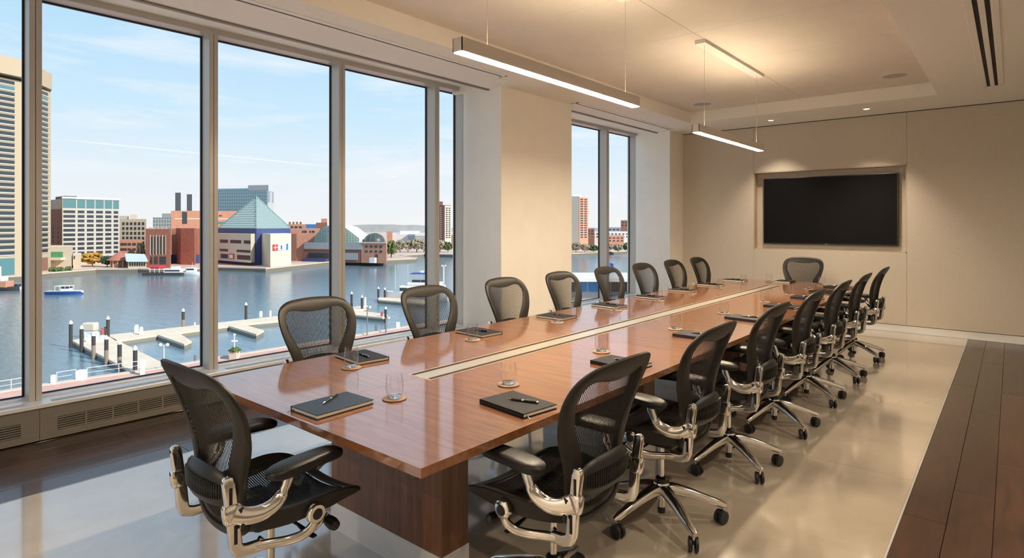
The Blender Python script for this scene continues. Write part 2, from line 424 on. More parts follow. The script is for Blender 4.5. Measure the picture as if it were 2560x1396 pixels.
# ---- windows
XM = -5.22; ZSILL = .26
def window(name, ys, zhead, lab, jamb_near, jamb_far):
    """ys: mullion centre lines; first and last are the ends"""
    w = put(name, None); tag(w, lab, 'window', kind='structure')
    y0, y1 = ys[0], ys[-1]
    for y in ys[1:-1]:
        for s in (-1, 1):
            shear(MB().box(XM - .155, XM, y + (.0015 if s > 0 else -.036), y + (.036 if s > 0 else -.0015), ZSILL - .01, zhead + .06, .003).build('mullion', 'frame_metal', w))
        shear(MB().box(XM - .15, XM - .006, y - .0016, y + .0016, ZSILL - .01, zhead + .05).build('joint_gasket', 'gasket', w))
    for y, on, s in ((y0, jamb_near, 1), (y1, jamb_far, -1)):
        if on: shear(MB().box(XM - .155, XM - .004, y, y + s * .018, ZSILL - .01, zhead + .06, .002).build('jamb', 'frame_metal', w))
    shear(MB().box(XM - .155, XM - .001, y0, y1, zhead, zhead + .055, .003).build('head_frame', 'frame_metal', w))
    shear(MB().box(XM - .165, XM + .004, y0, y1, zhead + .055, zhead + .10, .002).build('shade_cassette', 'convector_metal', w))
    shear(MB().box(XM - .155, XM - .085, y0, y1, ZSILL - .005, ZSILL + .012, .002).build('bottom_rail', 'sill_metal', w))
    e = [y0] + [y for y in ys[1:-1]] + [y1]
    for a, b in zip(e, e[1:]):
        a2 = a + (.036 if a != y0 else .018 * jamb_near); b2 = b - (.036 if b != y1 else .018 * jamb_far)
        gx = XM - .150
        p = shear(MB().box(gx - .006, gx + .006, a2, b2, ZSILL + .008, zhead + .003).build('pane', 'window_glass', w))
        gk = MB()
        t, dp = .012, .010
        gk.box(gx - dp, gx + dp, a2, a2 + t, ZSILL + .008, zhead).box(gx - dp, gx + dp, b2 - t, b2, ZSILL + .008, zhead)
        gk.box(gx - dp, gx + dp, a2 + t, b2 - t, ZSILL + .008, ZSILL + .008 + t).box(gx - dp, gx + dp, a2 + t, b2 - t, zhead - t, zhead)
        o = shear(gk.build('gasket', 'gasket', p))
    return w
WY = [BY, -1.46, -.22, 1.025, 2.225, 3.475, 4.745, 5.185]
window('window_1', WY, 3.115, 'floor height aluminium window of several panes overlooking the harbour', 0, 1)
window('window_2', [6.46, 8.46, 9.42], 3.05, 'tall two pane aluminium window beyond the column', 1, 1)

# sill, convector cabinets
def sill(name, y0, y1, lab, joints):
    s = MB().box(XM - .16, -5.095, y0, y1, ZSILL - .028, ZSILL, .004).build(name, 'sill_metal'); shear(s); tag(s, lab, 'sill', kind='structure')
    for a, b in zip(joints, joints[1:]):
        shear(MB().box(-5.18, -5.13, a + .075, b - .075, ZSILL, ZSILL + .0025, .001).build('sill_inset', 'speaker_grille', s))
    return s
sill('trim_sill_1', BY, 5.17, 'brushed metal sill below the large window', WY)
sill('trim_sill_2', 6.48, 9.42, 'brushed metal sill below the far window', [6.46, 8.46, 9.42])
CY = WY[:-1] + [5.17]
places = {-1.46: 'behind the viewpoint', -.22: 'at the left picture edge', 1.025: 'between the first two visible mullions', 2.225: 'behind the armchair nearest the window', 3.475: 'under the third pane', 4.745: 'at the column'}
def convector(a, b, lab):
    c = empty('convector_cabinet', (0, 0, 0), 0, lab, 'convector', 'convector cabinets under the windows')
    X0, X1, zt = -5.27, -5.11, ZSILL - .03
    w = b - a
    ga, gb, gz0, gz1 = a + min(.10, w * .2), b - min(.10, w * .2), .055, .148
    shear(MB().box(X1 - .012, X1, a + .001, b - .001, gz1, zt, .001).build('upper_panel', 'convector_metal', c))
    shear(MB().box(X1 - .012, X1, a + .001, b - .001, .008, gz0, .001).build('lower_panel', 'convector_metal', c))
    for p, q in ((a + .001, ga), (gb, b - .001)): shear(MB().box(X1 - .012, X1, p, q, gz0, gz1).build('side_panel', 'convector_metal', c))
    shear(MB().box(X0, X1 - .03, a + .001, b - .001, 0.0, zt).build('dark_core', 'slot_black', c))
    n = 6; pitch = (gz1 - gz0) / n
    for i in range(n):
        z = gz0 + (i + .5) * pitch
        shear(MB().box(X1 - .012, X1, ga, gb, z - pitch * .27, z + pitch * .27).build('slat', 'convector_metal', c))
    k = max(1, round((gb - ga) / .165))
    for i in range(1, k):
        y = ga + (gb - ga) * i / k
        shear(MB().box(X1 - .012, X1 + .0005, y - .005, y + .005, gz0, gz1).build('divider', 'convector_metal', c))
for i, (a, b) in enumerate(zip(CY, CY[1:])):
    convector(a, b, 'grey metal convector cabinet with slotted grille, ' + ['rearmost under the large window', 'second under the large window', 'at the left picture edge', 'left of the black end chair', 'partly hidden by the black end chair', 'under the third pane', 'beside the broad column'][i])
convector(6.50, 8.46, 'grey metal convector cabinet under the wide pane beyond the column')
convector(8.46, 9.38, 'grey metal convector cabinet at the pier under the far window')

# ---- slot diffusers
def slot_diffuser(x, y0, y1, slots, w, lab):
    d = empty('slot_diffuser', (x, (y0 + y1) / 2, ZS), 0, lab, 'air vent', 'linear slot diffusers in the ceiling')
    l = (y1 - y0) / 2; m = MB()
    sw = .030; n = slots
    step = w / n
    xs = [-w / 2 + step * (i + .5) for i in range(n)]
    MB().box(-w / 2, w / 2, -l, l, -.001, .012).build('backing', 'slot_black', d)
    edges = [-w / 2 - .028] + sum([[c - sw / 2, c + sw / 2] for c in xs], []) + [w / 2 + .028]
    for i in range(0, len(edges), 2): MB().box(edges[i], edges[i + 1], -l - .02, l + .02, -.007, .0, .001).build('rail', 'white_trim' if slots == 1 else 'ceiling_paint', d)
    for s in (-1, 1): MB().box(-w / 2 - .028, w / 2 + .028, s * l, s * (l + .02), -.007, 0).build('end_cap', 'ceiling_paint', d)
    if n == 2:
        for k in range(1, 7): MB().box(-w / 2, w / 2, -l + 2 * l * k / 7 - .004, -l + 2 * l * k / 7 + .004, -.004, 0).build('bridge', 'slot_black', d)
slot_diffuser(-4.06, BY + .3, 4.66, 1, .05, 'single dark slot air diffuser above the large window')
slot_diffuser(-4.25, 6.30, 9.05, 1, .05, 'single dark slot air diffuser above the far window')
slot_diffuser(-.165, .5, 8.5, 2, .135, 'double dark slot air diffuser in the right ceiling soffit')

# ---- ceiling speakers, downlights
def speaker(x, y, lab):
    s = empty('ceiling_speaker', (x, y, ZC), 0, lab, 'speaker', 'round ceiling speakers')
    MB().lathe([(.0, -.002), (.128, -.002), (.130, .0), (.130, .01)], n=36).build('grille', 'speaker_grille', s)
    MB().lathe([(.128, .0), (.128, -.003), (.133, -.003), (.134, .0), (.134, .008)], n=36, cap=False).build('rim', 'white_trim', s)
speaker(-3.36, 8.17, 'round flush ceiling speaker near the window side coffer corner')
speaker(-1.03, 8.03, 'round flush ceiling speaker near the right coffer corner')
def downlight(x, y, z, power, lab, cone=70, group='recessed downlights'):
    s = empty('downlight', (x, y, z), 0, lab, 'downlight', group)
    MB().lathe([(.036, .006), (.036, -.004), (.046, -.004), (.048, .0)], n=24, cap=False).build('rim', 'white_trim', s)
    MB().lathe([(.0, -.0005), (.036, -.0005)], n=24, cap=False).build('lens', 'downlight_lens', s)
    l = bpy.data.lights.new('downlight_beam', 'SPOT'); l.energy = power; l.color = (1, .84, .64); l.spot_size = math.radians(cone); l.spot_blend = .9; l.shadow_soft_size = .03
    o = bpy.data.objects.new('downlight_beam', l); COL.objects.link(o); o.parent = s; o.location = (0, 0, -.02)
downlight(-2.74, 9.22, ZS, 130, 'recessed downlight over the left half of the screen', 88)
downlight(-1.49, 9.13, ZS, 160, 'recessed downlight over the right half of the screen', 88)
for i, y in enumerate((.4, 2.3, 4.2, 6.1)):  # out-of-view lamps added to brighten the right side of the room
    downlight(.42, y, ZS, 105, 'added unseen downlight in the right soffit, number %s from the camera' % ['one', 'two', 'three', 'four', 'five'][i], 150, 'added fill downlights on the right')

for i, x in enumerate((-2.74, -1.49)):  # lamps added behind the camera to lift the pedestal fronts and near chair
    downlight(x, -1.75, ZS, 210, 'added fill downlight in the rear soffit behind the viewpoint, %s one' % ['window side', 'inner'][i], 130, 'added rear fill downlights')

# ---- pendants
def pendant(x, y0, y1, zb, canopy, cables, lab):
    l = (y1 - y0) / 2; yc = (y0 + y1) / 2; h = .072; w = .034
    p = empty('linear_pendant', (x, yc, zb), 0, lab, 'pendant lamp', 'linear pendant lamps over the table')
    b = MB().box(-w, -w + .004, -l, l, 0, h).box(w - .004, w, -l, l, 0, h).box(-w, w, -l, -l + .004, 0, h).box(-w, w, l - .004, l, 0, h).box(-w + .004, w - .004, -l + .004, l - .004, h * .45, h * .5)
    b.build('housing', 'lamp_body', p)
    MB().box(-w + .005, w - .005, -l + .006, l - .006, -.004, .006).build('diffuser', 'lamp_diffuser', p)
    MB().box(-w + .007, w - .007, -l + .012, l - .012, h - .012, h - .008).build('uplight', 'lamp_uplight', p)
    cy0, cy1 = canopy
    MB().box(-.05, .05, cy0 - yc, cy1 - yc, ZC - zb - .035, ZC - zb, .002).build('canopy', 'lamp_white', p)
    for c in cables:
        m = MB(); m.cyl((0, c - yc, h - .004), (0, c - yc, ZC - zb - .03), .0016, n=6)
        m.build('cable', 'cable', p)
        MB().cyl((0, c - yc, h - .012), (0, c - yc, h + .014), .006, .004, n=10).build('cable_grip', 'chrome', p)
pendant(-2.20, 2.17, 4.08, 2.395, (2.35, 3.95), (2.40, 3.92), 'long white linear pendant lamp nearest the camera')
pendant(-2.20, 5.20, 7.03, 2.335, (5.30, 7.0), (5.40, 6.88), 'shorter looking white linear pendant lamp in front of the screen')

# ---- television
tv = empty('television', (-2.111, FY + .145, 1.70), 0, 'large black wall mounted television switched off in the niche', 'television')
TW, TH = .902, .512
MB().box(-TW, TW, -.085, -.02, -TH, TH, .004).build('housing', 'bezel', tv)
MB().box(-TW + .012, TW - .012, -.0875, -.085, -TH + .02, TH - .012).build('screen', 'screen', tv)
MB().box(-.35, .35, -.03, 0, -.25, .25).build('wall_mount', 'bezel', tv)
MB().box(-.018, .018, -.0885, -.085, -TH + .006, -TH + .013).build('badge', 'chrome', tv)

# ================================================================== TABLE
TX0, TX1, TY0, TY1, TZ = -3.012, -1.402, 1.225, 8.36, .74
tb = empty('conference_table', ((TX0 + TX1) / 2, (TY0 + TY1) / 2, 0), 0, 'long walnut veneer conference table with central metal cable trough', 'table')
tcx, tcy = tb.location.x, tb.location.y
GX0, GX1, GY0, GY1 = -2.330, -2.158, 1.945, 7.70
SEAMS = [TY0, 3.352, 5.85, TY1]
def tpanel(poly, name='top_panel'):
    cx = sum(p[0] for p in poly) / len(poly); cy = sum(p[1] for p in poly) / len(poly)
    bm = bmesh.new(); n = len(poly)
    lo = [bm.verts.new((x - cx, y - cy, -.032)) for x, y in poly]; hi = [bm.verts.new((x - cx, y - cy, 0)) for x, y in poly]
    bm.faces.new(lo[::-1]); bm.faces.new(hi)
    for i in range(n): bm.faces.new((lo[i], lo[(i + 1) % n], hi[(i + 1) % n], hi[i]))
    bmesh.ops.recalc_face_normals(bm, faces=list(bm.faces))
    me = bpy.data.meshes.new(name); bm.to_mesh(me); bm.free(); me.materials.append(MATS['table_wood'])
    return put(name, me, tb, (cx - tcx, cy - tcy, TZ))
def bow(y):                                   # slight boat shape of the long edges
    t = (y - TY0) / (TY1 - TY0); return .022 * (1 - (2 * t - 1) ** 2)
gm = .0012
for k in range(3):
    a, b = SEAMS[k] + (gm if k else 0), SEAMS[k + 1] - (gm if k < 2 else 0)
    ys = [a + (b - a) * i / 6 for i in range(7)]
    ym, yM = max(a, GY0), min(b, GY1)
    L_ = [(TX0 - bow(y), y) for y in ys]; R_ = [(TX1 + bow(y), y) for y in ys]
    mid = (GX0 + GX1) / 2
    lin = [(mid - .0006 if (b > GY1 and False) else mid - .0006, b)] if b > GY1 else [(GX0, b)]
    # inner edge of the left half, from far to near, stepping around the trough
    inner = []
    if b > GY1: inner += [(mid - .0006, b), (mid - .0006, GY1), (GX0, GY1)]
    else: inner += [(GX0, b)]
    if a < GY0: inner += [(GX0, GY0), (mid - .0006, GY0), (mid - .0006, a)]
    else: inner += [(GX0, a)]
    tpanel(L_ + inner)
    tpanel([(2 * mid - x, y) for x, y in inner[::-1]] + R_[::-1])
# edge band, darker underside chamfer
eb = MB()
for i in range(18):
    y0 = TY0 + (TY1 - TY0) * i / 18; y1 = TY0 + (TY1 - TY0) * (i + 1) / 18
    for sx, X in ((-1, TX0), (1, TX1)):
        xa, xb = X + sx * bow(y0), X + sx * bow(y1)
        eb.add([(xa - sx * .004 - tcx, y0 - tcy, TZ - .0325), (xb - sx * .004 - tcx, y1 - tcy, TZ - .0325), (xb - sx * .05 - tcx, y1 - tcy, TZ - .05), (xa - sx * .05 - tcx, y0 - tcy, TZ - .05)], [(0, 1, 2, 3)])
eb.box(TX0 + .06 - tcx, TX1 - .06 - tcx, TY0 + .05 - tcy, TY1 - .05 - tcy, TZ - .05, TZ - .033)
eb.build('underframe', 'panel_wood', tb)
# trough
def tbx(x0, x1, y0, y1, z0, z1, name, m): return MB().box(x0 - tcx, x1 - tcx, y0 - tcy, y1 - tcy, z0, z1).build(name, m, tb)
tbx(GX0 + .002, GX1 - .002, GY0 + .002, GY1 - .002, TZ - .04, TZ - .0015, 'trough_bed', 'slot_black')
tbx(GX0, GX0 + .009, GY0, GY1, TZ - .02, TZ + .0008, 'trough_edge', 'copper_edge')
tbx(GX1 - .009, GX1, GY0, GY1, TZ - .02, TZ + .0008, 'trough_edge', 'copper_edge')
tbx(GX0 + .009, GX1 - .009, GY0, GY0 + .012, TZ - .02, TZ + .0008, 'trough_edge', 'copper_edge')
tbx(GX0 + .009, GX1 - .009, GY1 - .012, GY1, TZ - .02, TZ + .0008, 'trough_edge', 'copper_edge')
for a, b in ((GY0 + .012, 3.35), (3.352, 5.85), (5.852, GY1 - .012)):
    tbx(GX0 + .037, GX1 - .037, a, b, TZ - .02, TZ + .0005, 'trough_cover', 'brushed_plate')
# pedestals
for y in (1.67, 3.41, 5.15, 6.95):
    tbx(-2.575, -1.785, y, y + .155, .130, TZ - .05, 'pedestal', 'panel_wood')
    tbx(-2.578, -1.782, y - .003, y + .158, 0.0, .130, 'plinth', 'plinth_metal')

# ================================================================== CHAIR (front = +Y)
YB = [(.40, -.175), (.48, -.200), (.56, -.215), (.62, -.213), (.70, -.220), (.78, -.236), (.87, -.262), (.96, -.292), (1.04, -.325)]
def smooth_tab(tab, n=60):
    pts = crom([(a, b, 0) for a, b in tab], 8); return [(p.x, p.y) for p in pts]
YBS = smooth_tab(YB)
KC = [(.40, .9), (.55, .95), (.72, .85), (.9, .62), (1.04, .35)]
def SB(x, z): return lerp1(YBS, z) + lerp1(KC, z) * x * x
OUT = [(0, 1.035), (.09, 1.031), (.170, 1.021), (.226, .993), (.256, .948), (.265, .885), (.258, .82), (.238, .74), (.214, .67), (.196, .61), (.188, .55), (.186, .50), (.188, .45), (.180, .405), (.145, .372), (.080, .358), (0, .354)]
INN = [(0, .938), (.07, .943), (.135, .956), (.180, .953), (.203, .927), (.211, .885), (.198, .82), (.165, .74), (.130, .67), (.116, .61), (.124, .55), (.148, .50), (.152, .46), (.143, .425), (.112, .402), (.062, .391), (0, .388)]
zmap = lambda z: .43 + (z - .354) * (.605 / .681)
OUT = [(x, zmap(z)) for x, z in OUT]; INN = [(x, zmap(z)) for x, z in INN]
def ring_pts(half):
    full = [(x, z, 0) for x, z in half] + [(-x, z, 0) for x, z in half[-2:0:-1]]
    return [(p.x, p.y) for p in crom(full, 4, True)]
def clip_ranges(poly, x):
    zs = []; n = len(poly)
    for i in range(n):
        (xa, za), (xb, zb) = poly[i], poly[(i + 1) % n]
        if (xa <= x < xb) or (xb <= x < xa): zs.append(za + (zb - za) * (x - xa) / (xb - xa))
    zs.sort(); return [(zs[i], zs[i + 1]) for i in range(0, len(zs) - 1, 2)]
def make_chair():
    r = empty('conference_chair', (0, 0, 0))
    # --- back frame
    O, I = ring_pts(OUT), ring_pts(INN)
    n = len(O); sec = [(0, 0), (.06, .7), (.3, 1), (.7, .8), (.94, .55), (1, 0), (.94, -.5), (.7, -.8), (.3, -1), (.06, -.7)]
    rings = []; t = .0125
    for (xo, zo), (xi, zi) in zip(O, I):
        ring = []
        for s_, nn in sec:
            x = xo + (xi - xo) * s_; z = zo + (zi - zo) * s_; ring.append((x, SB(x, z) - .004 + nn * t, z))
        rings.append(ring)
    m = MB(); m.loft(rings + [rings[0]], cap=False); m.build('back_frame', 'chair_frame', r)
    # --- back mesh: vertical strands
    m = MB(); exp = [(x * 1.07, z + (.008 if z > .7 else -.006)) for x, z in I]; pitch = .0086; hw = .0030
    k = int(.225 / pitch)
    for i in range(-k, k + 1):
        x = i * pitch
        for z0, z1 in clip_ranges(exp, x + 1e-5):
            ns = max(2, int((z1 - z0) / .035)); rr = []
            for j in range(ns + 1):
                z = z0 + (z1 - z0) * j / ns; y = SB(x, z)
                rr.append([(x - hw, y, z), (x, y - .0014, z), (x + hw, y, z), (x, y + .0014, z)])
            m.loft(rr, cap=False, smooth=False)
    tag(m.build('back_mesh', 'chair_mesh', r), kind='stuff')
    # --- lumbar pad
    m = MB(); rings = []
    for j in range(15):
        u = -1 + 2 * j / 14; x = u * .172; e = max(.05, (1 - abs(u) ** 3.2)) ** .5
        zc = .612; y = SB(x, zc) - .034 - .016 * u * u * 0
        rings.append([(x, y + .026 * e * math.cos(2 * PI * q / 12), zc + .006 * (1 - u * u) + .066 * e * math.sin(2 * PI * q / 12)) for q in range(12)])
    m.loft(rings); lp = m.build('lumbar_pad', 'chair_pad', r)
    m = MB()
    for j in range(-13, 14):
        x = j * .0105; u = x / .172; e = max(.05, (1 - abs(u) ** 3.2)) ** .5; y = SB(x, .612) - .034 - .026 * e
        m.box(x - .0024, x + .0024, y - .0008, y + .004, .614 - .028 * e, .618 + .030 * e)
    m.build('pad_ribs', 'chair_pad', lp)
    # --- seat: frame ring, strands across
    def TS(x, y):
        z = .492 + .55 * x * x
        if y > .08: z -= 1.15 * (y - .08) ** 2
        if y < -.08: z += .5 * (y + .08) ** 2
        return z
    so = [(0, .262), (.10, .262), (.18, .256), (.232, .236), (.256, .19), (.262, .12), (.258, .05), (.248, -.02), (.232, -.09), (.205, -.15), (.15, -.185), (.08, -.198), (0, -.20)]
    si = [(0, .205), (.09, .205), (.155, .20), (.195, .186), (.212, .16), (.218, .11), (.215, .05), (.206, -.02), (.190, -.085), (.165, -.13), (.12, -.155), (.06, -.163), (0, -.165)]
    O, I = ring_pts(so), ring_pts(si); rings = []
    sec = [(0, .35, 0), (.1, 1, 0), (.5, .95, 0), (.92, .6, 0), (1, 0, 0), (.95, -.6, 1), (.6, -1, 2.0), (.2, -1, 2.1), (0, -.5, .8)]
    for (xo, yo), (xi, yi) in zip(O, I):
        ring = []; deep = lerp1([(-.2, .018), (-.05, .022), (.1, .018), (.2, .007), (.26, .002)], yo)
        for s_, nn, dp in sec:
            x = xo + (xi - xo) * s_; y = yo + (yi - yo) * s_
            ring.append((x, y, TS(x, y) + nn * .008 - dp * deep))
        rings.append(ring)
    MB().loft(rings + [rings[0]], cap=False).build('seat_frame', 'chair_frame', r)
    m = MB(); exp = [(y * 1.03, x * 1.03) for x, y in I]; pitch = .0088; hw = .0031
    y = -.168
    while y < .21:
        for x0, x1 in clip_ranges(exp, y + 1e-5):
            ns = 12; rr = []
            for j in range(ns + 1):
                x = x0 + (x1 - x0) * j / ns; z = TS(x, y) - .010 * (1 - (x / .22) ** 2)
                rr.append([(x, y - hw, z), (x, y, z - .0013), (x, y + hw, z), (x, y, z + .0013)])
            m.loft(rr, cap=False, smooth=False)
        y += pitch
    x = -.2
    while x < .2:
        for y0, y1 in clip_ranges(I, x + 1e-5):
            rr = []
            for j in range(9):
                y = y0 + (y1 - y0) * j / 8; z = TS(x, y) - .010 * (1 - (x / .22) ** 2) - .0015
                rr.append([(x - .002, y, z), (x + .002, y, z), (x, y, z - .0016)])
            m.loft(rr, cap=False, smooth=False)
        x += .010
    tag(m.build('seat_mesh', 'chair_mesh', r), kind='stuff')
    # --- tilt box and knobs
    m = MB(); m.box(-.085, .085, -.10, .14, .395, .462, .016)
    tl = m.build('tilt_mechanism', 'chair_plastic', r)
    m = MB(); m.box(-.15, .15, -.02, .04, .438, .468, .01); m.box(-.15, .15, .07, .12, .428, .468, .01); m.build('cross_bar', 'chair_plastic', tl)
    for s in (-1, 1):
        m = MB(); m.cyl((s * .08, .115, .415), (s * .175, .125, .400), .0065, n=10); m.build('lever_rod', 'polished_alloy', tl)
        m = MB(); m.lathe([(.006, 0), (.017, .004), (.021, .02), (.022, .045), (.018, .062), (.008, .068)], n=16)
        M = Matrix.Translation((s * .175, .125, .400)) @ Matrix.Rotation(s * PI / 2 + .1, 4, 'Y'); m.v = [tuple(M @ Vector(v)) for v in m.v]
        m.build('knob', 'chair_plastic', tl)
        m = MB(); m.sweep([(s * .08, .02, .412), (s * .14, .03, .404), (s * .19, .035, .392), (s * .235, .04, .388)], [(.006, .005), (.006, .005), (.013, .006), (.011, .004)], up=(0, 0, 1)); m.build('lever', 'chair_plastic', tl)
    # --- uprights, links, arms
    for s in (-1, 1):
        x = s * .210
        up = MB(); up.sweep([(x, -.150, .428), (x, -.196, .430), (x, -.222, .440), (x, -.230, .46), (x, -.236, .53), (x, -.246, .61), (x, -.2530, .662), (x, -.2555, .680), (x, -.2560, .6865), (x, -.2560, .689)],
                            [(.0110, .018), (.0118, .020), (.0125, .021), (.0128, .020), (.0125, .0195), (.0122, .019), (.0122, .019), (.0118, .0165), (.0105, .011), (.006, .004)], up=(0, 1, 0), n=20, sq=6)
        u = up.build('upright', 'polished_alloy', r)
        for z0, z1 in ((.468, .53), (.60, .655)):
            yy = -.232 - (z0 - .45) * .12
            hx = .0132 if z0 < .5 else .0123
            MB().box(x + s * .004, x + s * hx, yy - .0055, yy + .0055, z0, z1).build('slot', 'slot_black', u)
        xo = s * .268
        lk = MB(); lk.sweep(crom([(x, -.185, .432), (x + s * .006, -.12, .422), (x + s * .022, -.065, .416), (x + s * .044, -.018, .424), (xo, .010, .446), (xo, .022, .470), (xo, .024, .488)], 3),
                            (.0105, .0160), up=(0, 0, 1), n=14, sq=3)
        l = lk.build('seat_link', 'polished_alloy', r)
        q = MB(); q.lathe([(.0, -.013), (.028, -.013), (.034, -.008), (.034, .008), (.030, .013), (.0, .013)], n=28)
        M = Matrix.Translation((xo, .024, .488)) @ Matrix.Rotation(PI / 2, 4, 'Y'); q.v = [tuple(M @ Vector(v)) for v in q.v]
        q.build('pivot', 'polished_alloy', l)
        q = MB(); q.lathe([(.0, -.016), (.017, -.016), (.020, -.012), (.020, .012), (.017, .016), (.0, .016)], n=24); q.v = [tuple(M @ Vector(v)) for v in q.v]
        q.build('pivot_cap', 'chair_plastic', l)
        rd = MB(); rd.sweep(crom([(x * .80, -.13, .430), (x * .80, -.08, .385), (x * .80, 0, .368), (x * .82, .08, .380), (x * .86, .13, .420)], 4), (.007, .007), n=8); rd.build('tilt_rod', 'polished_alloy', r)
        ab = MB(); path = crom([(x + s * .010, -.240, .570), (x + s * .020, -.205, .553), (x + s * .029, -.160, .548), (x + s * .037, -.118, .562), (x + s * .043, -.090, .592), (x + s * .046, -.076, .625), (x + s * .046, -.070, .652)], 4)
        sz = [(lerp1([(0, .014), (.5, .017), (1, .016)], i / (len(path) - 1)), lerp1([(0, .032), (.35, .027), (.7, .020), (1, .017)], i / (len(path) - 1))) for i in range(len(path))]
        ab.sweep(path, sz, up=(0, .6, 1), n=12, sq=2.6); a = ab.build('arm_bracket', 'polished_alloy', r)
        cl = MB(); cl.sweep([(x, -.243, .535), (x, -.2435, .542), (x, -.247, .570), (x, -.2495, .594), (x, -.250, .600)], [(.012, .019), (.0155, .0235), (.0165, .0250), (.0155, .0235), (.012, .019)], up=(0, 1, 0), n=20, sq=4); cl.build('arm_clamp', 'polished_alloy', a)
        cl = MB(); cl.sweep([(x + s * .022, -.223, .585), (x + s * .027, -.213, .55), (x + s * .027, -.218, .51)], [(.004, .009), (.005, .010), (.004, .007)], up=(0, 1, 0)); cl.build('arm_lever', 'chair_plastic', a)
        pd = MB(); rings = []
        for j in range(21):
            u = .5 - .5 * math.cos(PI * j / 20); y = -.150 + u * .300
            wv = .049 * (max(.02, 1 - abs(2 * u - 1) ** 6) ** .5) * lerp1([(0, .92), (.3, 1.0), (1, .80)], u)
            hv = .0215 * (max(.03, 1 - abs(2 * u - 1) ** 7) ** .5)
            zc = .666 + .008 * math.sin(u * PI * .9) - .018 * max(0, u - .75) * 4 * (u - .75)
            xc = x + s * (.047 - .022 * u * u)
            rings.append([(xc + wv * math.copysign(abs(math.cos(2 * PI * q / 16)) ** .6, math.cos(2 * PI * q / 16)), y, zc + hv * math.copysign(abs(math.sin(2 * PI * q / 16)) ** .55, math.sin(2 * PI * q / 16))) for q in range(16)])
        pd.loft(rings); pd.build('arm_pad', 'chair_pad', r)
    # --- column and base
    MB().cyl((0, 0, .19), (0, 0, .41), .0145, n=20).build('gas_lift', 'polished_alloy', r)
    MB().lathe([(.030, 0), (.030, .022), (.024, .028), (.016, .030)], (0, 0, .196), 24).build('collar', 'chair_plastic', r)
    MB().cyl((0, 0, .385), (0, 0, .405), .035, .05, n=20).build('lift_cup', 'chair_plastic', r)
    MB().lathe([(.022, .075), (.022, .115), (.033, .118), (.040, .135), (.041, .185), (.037, .198), (.02, .2)], n=28).build('hub', 'polished_alloy', r)
    MB().lathe([(.018, .042), (.0195, .046), (.0195, .078)], n=20).build('hub_stub', 'chair_plastic', r)
    lg = MB()
    lg.sweep([(.025, 0, .166), (.07, 0, .163), (.15, 0, .143), (.23, 0, .116), (.295, 0, .094), (.318, 0, .086)],
             [(.030, .026), (.0285, .024), (.0240, .021), (.0205, .018), (.0180, .016), (.011, .011)], n=14, sq=3.4)
    lgm = lg.mesh('base_leg', 'polished_alloy')
    st = MB(); st.cyl((.303, 0, .058), (.303, 0, .088), .0075, n=10); stm = st.mesh('caster_stem', 'polished_alloy')
    wh = MB()
    for s in (-1, 1): wh.lathe([(.0, -.0100), (.023, -.0100), (.0315, -.006), (.0330, 0), (.0315, .007), (.014, .0100), (.0, .0100)], n=22)
    half = len(wh.v) // 2
    wh.v = [(v[0], (-.0145 if i < half else .0145) + (v[2] if i >= half else -v[2]), v[1]) for i, v in enumerate(wh.v)]
    hood = MB(); hood.box(-.014, .018, -.005, .005, .0, .026, .003)
    wh.add(hood.v, hood.f); whm = wh.mesh('caster', 'caster_rubber')
    for k in range(5):
        a = PI / 2 + k * 2 * PI / 5
        l = put('base_leg', lgm, r); l.rotation_euler.z = a
        put('caster_stem', stm, l)
        c = put('caster', whm, l, (.303, 0, .0332)); c.rotation_euler.z = .5 + k * 1.1
        c.location = (.303 + .012 * math.cos(.5 + k * 1.1), .012 * math.sin(.5 + k * 1.1), .0332)
    return r
chair0 = make_chair()
first = [True]
def place_chair(x, y, ang, lab, grp):
    c = chair0 if first[0] else copy_tree(chair0); first[0] = False
    c.location = (x, y, 0); c.rotation_euler.z = ang - PI / 2
    tag(c, lab, 'chair', grp)
ORD = ['first', 'second', 'third', 'fourth', 'fifth', 'sixth', 'seventh', 'eighth']
LY = [2.06, 2.99, 3.88, 4.72, 5.58, 6.40, 7.22, 8.02]
for i, y in enumerate(LY):
    place_chair(-3.08, y, 0, 'black mesh conference chair on the window side, %s from the near table end' % ORD[i], 'chairs along the window side of the table')
RY = [1.856, 2.78, 3.71, 4.64, 5.55, 6.50, 7.57]
for i, y in enumerate(RY):
    place_chair(-1.355, y, PI, 'black mesh conference chair on the right side, %s from the near table end' % ORD[i], 'chairs along the right side of the table')
place_chair(-2.13, 1.12, PI / 2, 'black mesh conference chair at the near head of the table', 'chairs at the table ends')
place_chair(-2.235, 8.72, -PI / 2, 'black mesh conference chair at the far head under the screen', 'chairs at the table ends')

